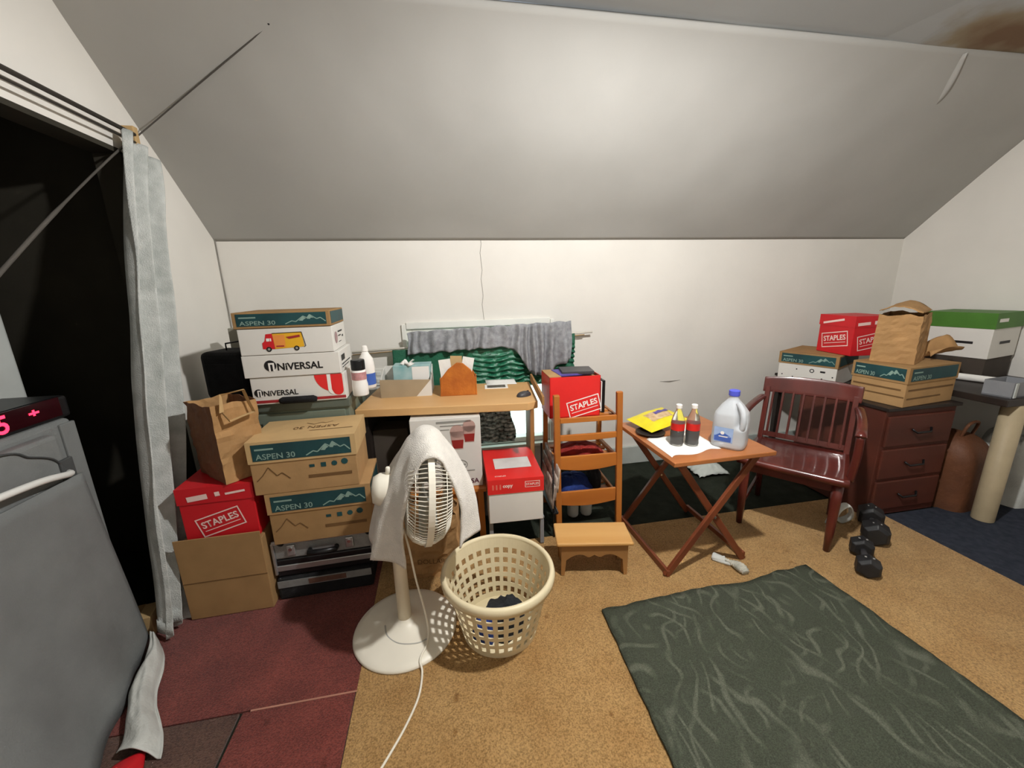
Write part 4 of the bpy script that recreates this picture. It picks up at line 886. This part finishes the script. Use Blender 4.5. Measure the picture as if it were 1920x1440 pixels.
def pillow(sgn):
    def fn(u, v):
        e = math.sin(PI*u)**0.6*math.sin(PI*v)**0.5 if 0 < u < 1 and 0 < v < 1 else 0
        return (-0.14+0.28*u, -0.10+0.20*v, 0.018 + sgn*(0.030 if sgn > 0 else 0.017)*e + 0.006*nz(u*7, v*7, sgn)*e + 0.030*u + 0.018*v)
    return fn
b = MB(); b.grid(pillow(1), 26, 20); b.grid(pillow(-1), 26, 20); b.build('wrapper', yelbag, t, smooth=True)
b = MB(); b.grid(lambda u, v: (-0.07+0.15*u, -0.045+0.085*v, pillow(1)((0.07+0.15*u)/0.28, (0.055+0.085*v)/0.20)[2]+0.0012), 14, 10); b.build('print_panel', mat('beige_panel', (214, 190, 150), 0.4, 0.3, 30, rgb2=(170, 130, 90)), t, smooth=True)
b = MB(); b.grid(lambda u, v: (-0.01+0.12*u, 0.0+0.028*v+0.02*u, pillow(1)((0.13+0.12*u)/0.28, (0.10+0.028*v+0.02*u)/0.20)[2]+0.0026), 12, 5); b.build('brand_stripe', purp_p, t, smooth=True)
t = thing('paper_plate', 'dark rimmed plate half hidden under the snack bag', 'plate', (1.10, 1.885, TT+0.0005)); MB().lathe([(0.001, 0.002), (0.05, 0.002), (0.075, 0.012), (0.078, 0.014), (0.074, 0.014), (0.05, 0.0055), (0.001, 0.0055)], 32, cap=False).build('plate', darkwood, t, smooth=True)
o = MB().lathe([(0.001, 0.0), (0.011, 0.0), (0.013, 0.004), (0.013, 0.012), (0.001, 0.014)], 16, cap=False).build('bottle_cap', mat('pink_cap', (236, 150, 130), 0.4), loc=(1.272, 1.735, TT+0.0005)); tag(o, 'small pink bottle cap lying beside the cola bottles', 'bottle cap')
tag(sheet('receipt', lambda u, v: (1.27+0.10*u, 1.86+0.10*v, TT+0.002+0.02*u*u), 6, 4, paperw, th=0.0008), 'curled paper slip between the snack bag and the jug', 'paper')

# ------------------------------------------------------------------ armchair
t = thing('armchair', 'dark red mahogany armchair with slatted back', 'chair', (0, 0, 0.008))
FLc, FRc = Vector((1.70, 1.90, 0)), Vector((2.0, 1.515, 0)); ev = (FRc-FLc).normalized(); dv = Vector((-ev.y, ev.x, 0)); CW = (FRc-FLc).length
def cp(a, d, z): return FLc + ev*a + dv*d + Vector((0, 0, z))
SZc = 0.44
b = MB(); nS = 14
def seat(u, v):
    a = CW*(u) ; wd = 1-0.08*v; x = (u-0.5)*CW*1.05*wd + CW/2
    dip = -0.012*math.sin(PI*u)*math.sin(PI*v); return cp(x, -0.02+0.47*v, SZc+dip)
b.grid(seat, 20, 16); b.build('seat', mahog, t, smooth=True, solid=0.034, solid_off=1 if False else -1)
for a in (0.03, CW-0.03):
    MB().tube([cp(a, 0.025, 0), cp(a, 0.025, 0.12), cp(a, 0.025, 0.30), cp(a, 0.025, SZc-0.03)], [0.016, 0.021, 0.025, 0.026], 10).build('front_leg', mahog, t, smooth=True)
    s = 0.04 if a < 0.1 else -0.04
    MB().tube([cp(a+s*0.4, 0.47, 0), cp(a+s*0.4, 0.435, 0.22), cp(a+s*0.4, 0.42, SZc)], [0.016, 0.02, 0.022], 10).build('rear_leg', mahog, t, smooth=True)
for d in (0.03, 0.41): MB().bar(cp(0.04, d, SZc-0.065), cp(CW-0.04, d, SZc-0.065), 0.02, 0.05).build('seat_rail', mahog, t, bevel=0.003)
for a in (0.035, CW-0.035):
    MB().bar(cp(a, 0.04, SZc-0.065), cp(a, 0.42, SZc-0.065), 0.02, 0.05).build('seat_rail', mahog, t, bevel=0.003)
    MB().bar(cp(a, 0.04, 0.14), cp(a, 0.44, 0.14), 0.018, 0.024).build('stretcher', mahog, t, bevel=0.003)
zt, lean = 0.83, 0.085
def bk(a, z): 
    q = (z-SZc)/(zt-SZc); bow = 0.030*(1-((a-CW/2)/(CW/2))**2)
    return cp(a, 0.43+lean*q+bow*q, z)
for a in (0.022, CW-0.022): MB().bar(bk(a, SZc-0.02), bk(a, zt-0.06), 0.032, 0.028, ev).build('back_post', mahog, t, bevel=0.004)
b = MB(); b.grid(lambda u, v: bk(-0.005+(CW+0.01)*u, zt-0.095+0.095*v+0.012*math.sin(PI*u)*v), 20, 6); b.build('crest_rail', mahog, t, smooth=True, solid=0.024, bevel=0.004)
b = MB(); b.grid(lambda u, v: bk(0.01+(CW-0.02)*u, SZc+0.012+0.03*v), 12, 3); b.build('lower_rail', mahog, t, solid=0.02)
for i in range(8):
    a = 0.055+(CW-0.11)*i/7; MB().bar(bk(a, SZc+0.02), bk(a, zt-0.085), 0.026, 0.012, ev).build('back_slat', mahog, t, bevel=0.002)
for a, o_ in ((0.0, -0.02), (CW, 0.02)):
    MB().tube(smooth_path([cp(a+o_, 0.02, 0.675), cp(a+o_, 0.05, 0.69), cp(a+o_, 0.20, 0.695), cp(a+o_*0.6, 0.36, 0.70), bk(a, 0.705)]), [0.024]*24+[0.020], 12, flat=0.6).build('armrest', mahog, t, smooth=True)
    MB().tube(smooth_path([cp(a+o_*0.5, 0.06, SZc-0.02), cp(a+o_, 0.05, 0.55), cp(a+o_, 0.04, 0.672)]), 0.019, 10).build('arm_post', mahog, t, smooth=True)

# pale plastic bag on the dark floor behind the table
tag(MB().grid(lambda u, v: (1.86+0.26*u+0.02*nz(v*5, u*3), 2.45+0.20*v, 0.03+0.075*math.sin(PI*min(max(u, .02), .98))**0.5*math.sin(PI*min(max(v*0.9, .02), .98))**0.5+0.012*nz(u*9, v*9)-0.02), 24, 18).build('plastic_bag', pale_bag, smooth=True, solid=0.003), 'pale plastic bag on the dark floor behind the tray table', 'bag')
# sock
t = thing('sock', 'crumpled grey and white sock lying on the tan carpet', 'sock', (0, 0, 0.0))
MB().tube(smooth_path([(1.437, 1.478, 0.022), (1.436, 1.505, 0.028), (1.430, 1.535, 0.027), (1.418, 1.565, 0.024), (1.404, 1.59, 0.024)], 8), [0.010+0.018*math.sin(PI*min(1, 0.15+i/30)) + 0.0025*math.sin(i*1.9) for i in range(33)], 14, flat=0.72).build('foot', sock_m, t, smooth=True)
MB().tube(smooth_path([(1.405, 1.590, 0.022), (1.385, 1.605, 0.022), (1.362, 1.632, 0.022)], 6), [0.022, 0.024, 0.022, 0.020, 0.021, 0.022, 0.023, 0.024, 0.024, 0.025, 0.026, 0.026, 0.022], 12, flat=0.62).build('cuff', whitecloth, t, smooth=True)
MB().tube(smooth_path([(1.415, 1.555, 0.016), (1.39, 1.575, 0.016), (1.365, 1.60, 0.016), (1.352, 1.615, 0.016)], 6), 0.0085, 8).build('fold', whitecloth, t, smooth=True)

# ------------------------------------------------------------------ dumbbells
def dumbbell(loc, rotz, s, label):
    t = thing('dumbbell', label, 'dumbbell', loc, rotz, 'black hex dumbbells')
    MB().lathe([(0.013, -0.06), (0.016, 0.0), (0.013, 0.06)], 16, 'y', (0, 0, 0.048*s)).build('handle', darkgrey, t, smooth=True)
    for sy in (-1, 1):
        b = MB(); R = 0.055*s; pr_ = [(R*0.72, 0.05*sy), (R, 0.062*sy), (R, 0.115*s*sy), (R*0.72, 0.13*s*sy)]
        b.lathe(pr_, 6, 'y', (0, 0, 0.048*s)); b.build('hex_head', rubber, t, bevel=0.003)
        prints('weight_mark', [rect(-0.02, -0.006, 0.02, 0.006)], frame((0, sy*0.088*s, 0.0965*s), (1, 0, 0), (0, 1, 0)), grey_p, t)
    return t
dumbbell((2.085, 1.425, 0.008), -0.75, 1.0, 'black hex dumbbell on tan carpet nearest the rug')
dumbbell((2.40, 1.635, 0.008), -0.80, 1.22, 'black hex dumbbell behind the first one, at the carpet edge')
# pale strap by the chair leg
t = tag(MB().tube(smooth_path([(2.18, 1.70, 0.03), (2.24, 1.72, 0.12), (2.31, 1.72, 0.15), (2.36, 1.73, 0.07), (2.33, 1.76, 0.02), (2.26, 1.75, 0.06), (2.22, 1.74, 0.02)]), 0.020, 8, flat=0.35).build('strap', whitecloth, smooth=True, loc=(0.0, 0.0, 0.0)), 'pale webbing strap heaped beside the dumbbells', 'strap')

# ------------------------------------------------------------------ right side: dresser, table and the things on them
t = thing('dresser', 'red brown wooden dresser behind the armchair', 'dresser', (2.78, 2.05, 0.0))
MB().box((0, 0, 0.36), (0.52, 0.56, 0.70)).build('body', dresser_m, t, bevel=0.004)
MB().box((0, 0, 0.71), (0.54, 0.60, 0.02)).build('top', darkwood, t, bevel=0.003)
for i, z in enumerate((0.57, 0.36, 0.15)):
    d = MB().box((0, -0.285, z), (0.48, 0.018, 0.19)).build('drawer', dresser_m, t, bevel=0.006); MB().tube([(-0.07, -0.30, z+0.01), (-0.05, -0.315, z-0.01), (0.05, -0.315, z-0.01), (0.07, -0.30, z+0.01)], 0.006, 6).build('handle', blackp, d, smooth=True)
BZ = 0.78
t = thing('corner_stand', 'narrow dark stand behind the dresser carrying the white carton', 'stand', (2.85, 2.56, 0.0))
MB().box((0, 0, 0.71), (0.34, 0.36, 0.02)).build('top', darkwood, t, bevel=0.003)
for x in (-0.14, 0.14):
    for y in (-0.15, 0.15): MB().box((x, y, 0.35), (0.035, 0.035, 0.70)).build('leg', darkwood, t)
t = thing('side_table', 'dark table with a round tan leg at the right wall', 'table', (3.45, 2.0, 0.0))
MB().box((0, 0, BZ-0.02), (0.79, 0.86, 0.04)).build('tabletop', darkwood, t, bevel=0.004)
for x, y in ((-0.26, -0.39), (-0.26, 0.38), (0.33, 0.38), (0.33, -0.39)): MB().lathe([(0.048, 0), (0.05, 0.01), (0.05, BZ-0.04)], 24, 'z', (x, y, 0)).build('leg', polem, t, smooth=True)
t = thing('leather_bag', 'rounded brown leather bag under the side table', 'bag', (3.22, 1.86, 0.0), 0.15)
def bagf(u, v):
    a = u*2*PI; c, s = math.cos(a), math.sin(a); q = (abs(c)**4+abs(s)**4)**(-0.25); r = 1.0 if v < 0.65 else math.sqrt(max(0, 1-((v-0.65)/0.35)**2))
    return (0.15*q*c*r, 0.17*q*s*r, 0.50*v)
MB().grid(bagf, 40, 24, True).build('bag_body', brownbag, t, smooth=True)
MB().tube(smooth_path([(0.155, -0.05, 0.38), (0.165, -0.06, 0.20), (0.155, -0.08, 0.05)]), 0.006, 6).build('piping', greyplastic, t, smooth=True)
MB().tube(smooth_path([(-0.06, -0.06, 0.47), (-0.05, -0.08, 0.56), (0.05, -0.08, 0.56), (0.06, -0.06, 0.47)]), 0.009, 8).build('handle', brownbag, t, smooth=True)
cloth_lump('white_sack', 'white sack in the corner under the side table', (3.62, 1.80, 0.0), 0.14, 0.16, 0.52, whitecloth, 12, 'sack')
t = carton('paper_carton', 'white carton with teal lid behind the armchair back', (2.79, 2.48, 0.721), -1.13, 0.36, 0.42, 0.215, 0.085, box_w, card_d)
aspen(t, F_front(t, 0.172, E_), 0.36, 0.085); aspen(t, F_right(t, 0.172, E_), 0.42, 0.085, False, False)
prints('recycle_mark', strip([(0.0+0.013*math.cos(a*PI/3), 0.0+0.013*math.sin(a*PI/3)) for a in range(7)], 0.005), fpush(F_front(t, 0.095), 0.035, 0), blk_p, t)
prints('black_marks', [rect(0.085, -0.006, 0.115, 0.006)] + [disc(x, z, 0.005, 6) for x, z in ((-0.06, 0.0), (-0.15, -0.05), (0.10, -0.05), (0.16, -0.03), (-0.08, -0.06))], F_front(t, 0.095), blk_p, t)
t = carton('paper_carton', 'red lidded carton on the white carton by the right wall', (2.898, 2.346, 0.938), -0.10, 0.27, 0.28, 0.27, 0.075, red_m, red_m)
staples(t, fpush(F_front(t, 0.10), -0.0, 0), 0.20, 0.18); staples(t, fpush(F_left(t, 0.10), 0.0, 0), 0.21, 0.18)
prints('small_print', [rect(-0.12, -0.008, -0.03, 0.012), rect(0.0, -0.01, 0.02, 0.014), rect(0.05, -0.01, 0.12, 0.01)], fpush(F_front(t, 0.222, E_), 0, 0, 0.08), pink_p, t)
prints('small_print', [rect(-0.11, -0.01, 0.06, 0.004)], fpush(F_left(t, 0.235, E_), 0, 0, 0.2), pink_p, t)
t = carton('paper_carton', 'brown carton with teal lid on the dresser, under the paper bag', (2.795, 1.915, 0.721), 0.12, 0.44, 0.285, 0.235, 0.095, card_m, card_d)
aspen(t, F_front(t, 0.188, E_), 0.44, 0.095, False); aspen(t, F_left(t, 0.188, E_), 0.285, 0.095); 
prints('brown_stripe', [rect(-0.13, 0.02, 0.12, 0.03), rect(-0.13, -0.02, 0.14, -0.012)], F_left(t, 0.075), brown_p, t); prints('brown_stripe', [rect(-0.2, 0.02, 0.2, 0.03), rect(-0.2, -0.03, 0.1, -0.022)], F_front(t, 0.075), brown_p, t)
bag2 = paper_bag('paper_bag', 'brown paper bag with folded top on the brown carton', (2.775, 1.955, 0.958), 0.45, 0.265, 0.20, 0.285, kraft, kraft, 9, -0.05, 0.010, 0.03)
def flap(u, v): return (-0.128+0.256*u, 0.098-0.19*v, 0.29+0.055*math.sin(PI*(0.12+0.88*v)*0.95)*(0.7+0.5*u)+0.008*nz(u*5, v*5))
sheet('folded_top', flap, 12, 10, kraft, bag2, 0.002)
o = sheet('paper_bag', lambda u, v: (2.92+0.20*u+0.02*math.sin(v*5), 1.88+0.10*v-0.03*u, 0.962+0.10*u*(0.5+0.5*v)+0.03*math.sin(v*6+u*3)+0.02), 10, 10, kraft, th=0.002); tag(o, 'torn brown paper scrap behind the folded bag', 'paper')
t = carton('file_box', 'green lidded white file box on the dark carton at right', (3.612, 2.134, 0.925), 0.20, 0.37, 0.34, 0.295, 0.10, box_w, green_p)
prints('label_text', [rect(-0.05, -0.008, 0.07, 0.008)], fpush(F_left(t, 0.10), 0.02, 0), blk_p, t); prints('label_text', [rect(-0.16, -0.008, -0.04, 0.014)], F_front(t, 0.245, E_), white_p, t); prints('label_text', [rect(-0.05, -0.008, 0.09, 0.01)], fpush(F_front(t, 0.1), -0.02, 0), blk_p, t)
tag(MB().box((0, 0, 0.072), (0.36, 0.33, 0.142)).build('dark_carton', mat('dark_taupe', (66, 58, 50), 0.8, 0.1, 6), bevel=0.004, loc=(3.612, 2.134, BZ+0.001), rotz=0.20), 'dark flat carton under the green lidded file box', 'box')
t = thing('paper_roll', 'white paper roll lying along the side table', 'roll', (3.46, 1.80, BZ+0.024), -1.25); MB().lathe([(0.011, -0.24), (0.022, -0.24), (0.022, 0.24), (0.011, 0.24)], 20, 'x', cap=False).build('roll', paperw, t, smooth=False); MB().lathe([(0.0105, -0.24), (0.0105, 0.24)], 16, 'x', cap=False).build('core', card_m, t)
t = thing('plastic_bin', 'small grey plastic bin at the front of the side table', 'bin', (3.20, 1.66, BZ), 0.1)
b = MB(); b.box((0, 0, 0.004), (0.20, 0.12, 0.008))
for sx in (-1, 1): b.box((sx*0.098, 0, 0.045), (0.004, 0.12, 0.09))
for sy in (-1, 1): b.box((0, sy*0.058, 0.045), (0.196, 0.004, 0.09))
b.build('bin_body', greyplastic, t); MB().box((-0.08, -0.063, 0.045), (0.022, 0.006, 0.085)).build('clip', palegrey, t, bevel=0.002)

# ------------------------------------------------------------------ left side: curtain, rods, appliance
rt_ = thing('curtain_pole', 'dark double rod along the top of the closet opening', 'rod', (XL+0.05, 1.4, 2.15))
MB().tube([(0, -0.9, 0.0), (0, 0.83, 0.0)], 0.009, 8).build('rod', rod_d, rt_, smooth=True); MB().tube([(0.0, -0.9, -0.032), (0, 0.83, -0.032)], 0.005, 6).build('wire', rod_d, rt_, smooth=True)
MB().box((-0.02, 0.84, -0.01), (0.05, 0.03, 0.09)).build('bracket', card_l, rt_, bevel=0.004)
def curt(u, v):
    # v runs from the rod down to the floor, u across the gathered width
    z = 2.15 - 2.13*v
    y0 = 2.15 - 0.70*v + 0.17*v**2; y1 = 2.39 - 0.42*v - 0.20*v**2
    gather = 0.024+0.014*min(1, v*3)
    ph = u*17 + 1.2*math.sin(v*3.0+u*2)
    return (-1.280 + 0.03*v + gather*math.sin(ph) + 0.012*nz(u*8, v*6), y0+(y1-y0)*u + 0.012*math.cos(ph*1.0)*min(1, v*4), z + (0.03*math.sin(u*5) if v > 0.97 else 0) + 0.05*(u)*(1-v)*0 - 0.10*u*max(0, 1-v*6))
tag(MB().grid(curt, 120, 90).build('curtain', greyfab, smooth=True, solid=0.003), 'long grey curtain gathered at the closet opening', 'curtain')
cl_m = mat('cord_grey', (84, 80, 74), 0.8)
t = thing('hanging_cord', 'grey cord strung from the slope down into the closet opening', 'cord', (0, 0, 0))
MB().tube(smooth_path([(-0.606, 2.048, 2.512), (-1.0, 2.21, 2.335), (-1.29, 2.305, 2.185), (-1.30, 2.10, 2.03), (-1.30, 1.74, 1.74), (-1.30, 1.45, 1.49)]), [0.003]*11+[0.0045]*9+[0.007]*6, 6).build('cord', cl_m, t, smooth=True)
MB().lathe([(0.001, 0), (0.008, 0.004), (0.008, 0.01), (0.003, 0.013)], 10, 'z', (-0.606, 2.048, 2.508)).build('hook', blackp, t, smooth=True)
# garments faintly seen inside the closet
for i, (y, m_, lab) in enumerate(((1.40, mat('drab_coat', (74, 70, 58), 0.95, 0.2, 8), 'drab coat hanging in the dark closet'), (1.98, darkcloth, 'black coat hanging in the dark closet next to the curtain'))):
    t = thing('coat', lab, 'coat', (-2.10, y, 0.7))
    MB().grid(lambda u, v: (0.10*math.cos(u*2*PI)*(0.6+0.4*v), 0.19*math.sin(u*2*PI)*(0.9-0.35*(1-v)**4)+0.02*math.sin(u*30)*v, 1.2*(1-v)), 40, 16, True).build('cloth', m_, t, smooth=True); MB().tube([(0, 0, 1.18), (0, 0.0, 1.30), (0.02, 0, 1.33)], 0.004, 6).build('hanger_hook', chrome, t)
t = thing('closet_rail', 'metal rail inside the dark closet', 'rail', (-2.10, 1.4, 2.03)); MB().tube([(0, -0.95, 0), (0, 0.98, 0)], 0.012, 8).build('rail', rod_d, t, smooth=True)

AX, AY0, AY1, AZ1 = -1.318, 0.72, 1.655, 1.03
t = thing('grey_appliance', 'grey appliance with a white bow handle in the closet opening', 'appliance', (AX-0.30, (AY0+AY1)/2, 0.0)); hy = (AY1-AY0)/2; hz = AZ1
MB().box((-0.02, 0, hz/2+0.01), (0.56, 2*hy, hz-0.02)).build('cabinet', applm, t, bevel=0.02, seg=3)
MB().box((0.275, -0.05, hz/2), (0.05, 2*hy-0.13, hz-0.06)).build('door', applm, t, bevel=0.014, seg=3)
MB().box((0.262, 0.435, hz/2), (0.012, 0.06, hz-0.03)).build('side_strip', applm, t, bevel=0.004)
MB().tube(smooth_path([(0.301, -0.42, hz-0.02), (0.3015, 0.12, hz-0.025), (0.3015, 0.24, hz-0.07), (0.3015, 0.305, hz-0.105), (0.3015, 0.335, hz-0.15)], 10), 0.007, 6, flat=0.5).build('groove', appld, t, smooth=True)
MB().tube(smooth_path([(0.30, 0.345, hz-0.172), (0.33, 0.31, hz-0.165), (0.352, 0.18, hz-0.135), (0.36, -0.02, hz-0.12), (0.352, -0.22, hz-0.135), (0.30, -0.38, hz-0.16)], 8), 0.011, 10).build('handle', lampw, t, smooth=True)
MB().box((0.301, 0.345, hz-0.165), (0.012, 0.05, 0.09)).build('handle_mount', appld, t, bevel=0.004)
t = thing('clock_radio', 'black clock radio with red glowing digits on the grey appliance', 'clock', (-1.465, 1.42, AZ1), 0.0)
MB().box((0, 0, 0.04), (0.20, 0.50, 0.08)).build('case', blackp, t, bevel=0.012); MB().box((0.1015, 0.0, 0.046), (0.003, 0.42, 0.066)).build('display', mat('dark_red_display', (40, 8, 14), 0.15), t)
fr = frame((0.1045, 0, 0.046), (0, 1, 0), (0, 0, 1)); text('digits', '5', 0.034, fpush(fr, 0.01, -0.004), led_m, t, 0.02); prints('indicator', [rect(0.095, 0.000, 0.13, 0.007)], fr, led_m, t); prints('indicator', [rect(0.108, -0.006, 0.116, 0.014)], fr, led_m, t)
tag(MB().box((-1.80, 1.70, AZ1+0.30), (0.14, 0.50, 0.58)).build('pale_case', palegrey, bevel=0.012), 'tall pale grey case standing on the appliance behind the clock', 'case')
def skirt(u, v):
    y = 0.60+(0.965+0.07*v)*u; k = max(0, min(1.6, (1.64-y)/0.49))
    return (AX+0.014+0.150*k*v**2.6 + 0.008*math.sin(y*24)*v*min(1, k*3), y, 0.83*(1-v)+0.012)
tag(sheet('grey_cloth', skirt, 60, 20, applm, th=0.004), 'grey cloth hanging down the appliance front and spreading on the floor', 'cloth')
tag(sheet('white_sheet', lambda u, v: (-1.30+0.185*v+(0.055+0.085*v)*u+0.012*math.sin(v*9), 1.635-0.47*v-0.03*u, 0.014+0.07*math.sin(PI*min(1, 0.1+u*1.0))**0.7*(1-0.4*v)+0.014*nz(u*4, v*7)), 26, 40, whitecloth, th=0.003), 'white cloth lying rumpled along the foot of the appliance', 'cloth')
t = thing('tan_carton', 'small tan carton on the floor between the appliance and the curtain', 'box', (-1.395, 1.725, 0.0), 0.2); MB().box((0, 0, 0.05), (0.13, 0.10, 0.10)).build('body', card_l, t, bevel=0.003); MB().box((0, 0, 0.1005), (0.03, 0.10, 0.001)).build('tape', card_m, t)
t = thing('red_slipper', 'red and cream slipper on the floor at the lower left', 'slipper', (-1.02, 1.05, 0.008), 0.45)
MB().tube(smooth_path([(0, -0.11, 0.012), (0, 0.0, 0.012), (0, 0.11, 0.012)]), [0.030, 0.034, 0.036, 0.034, 0.032, 0.032, 0.034, 0.038, 0.042, 0.042, 0.038, 0.030, 0.015], 14, flat=0.28).build('sole', paperw, t, smooth=True)
MB().grid(lambda u, v: (0.042*math.cos(PI*u), 0.0+0.10*v, 0.014+0.045*math.sin(PI*u)*(1-0.7*v*v)), 16, 10).build('upper', red_m, t, smooth=True, solid=0.004)
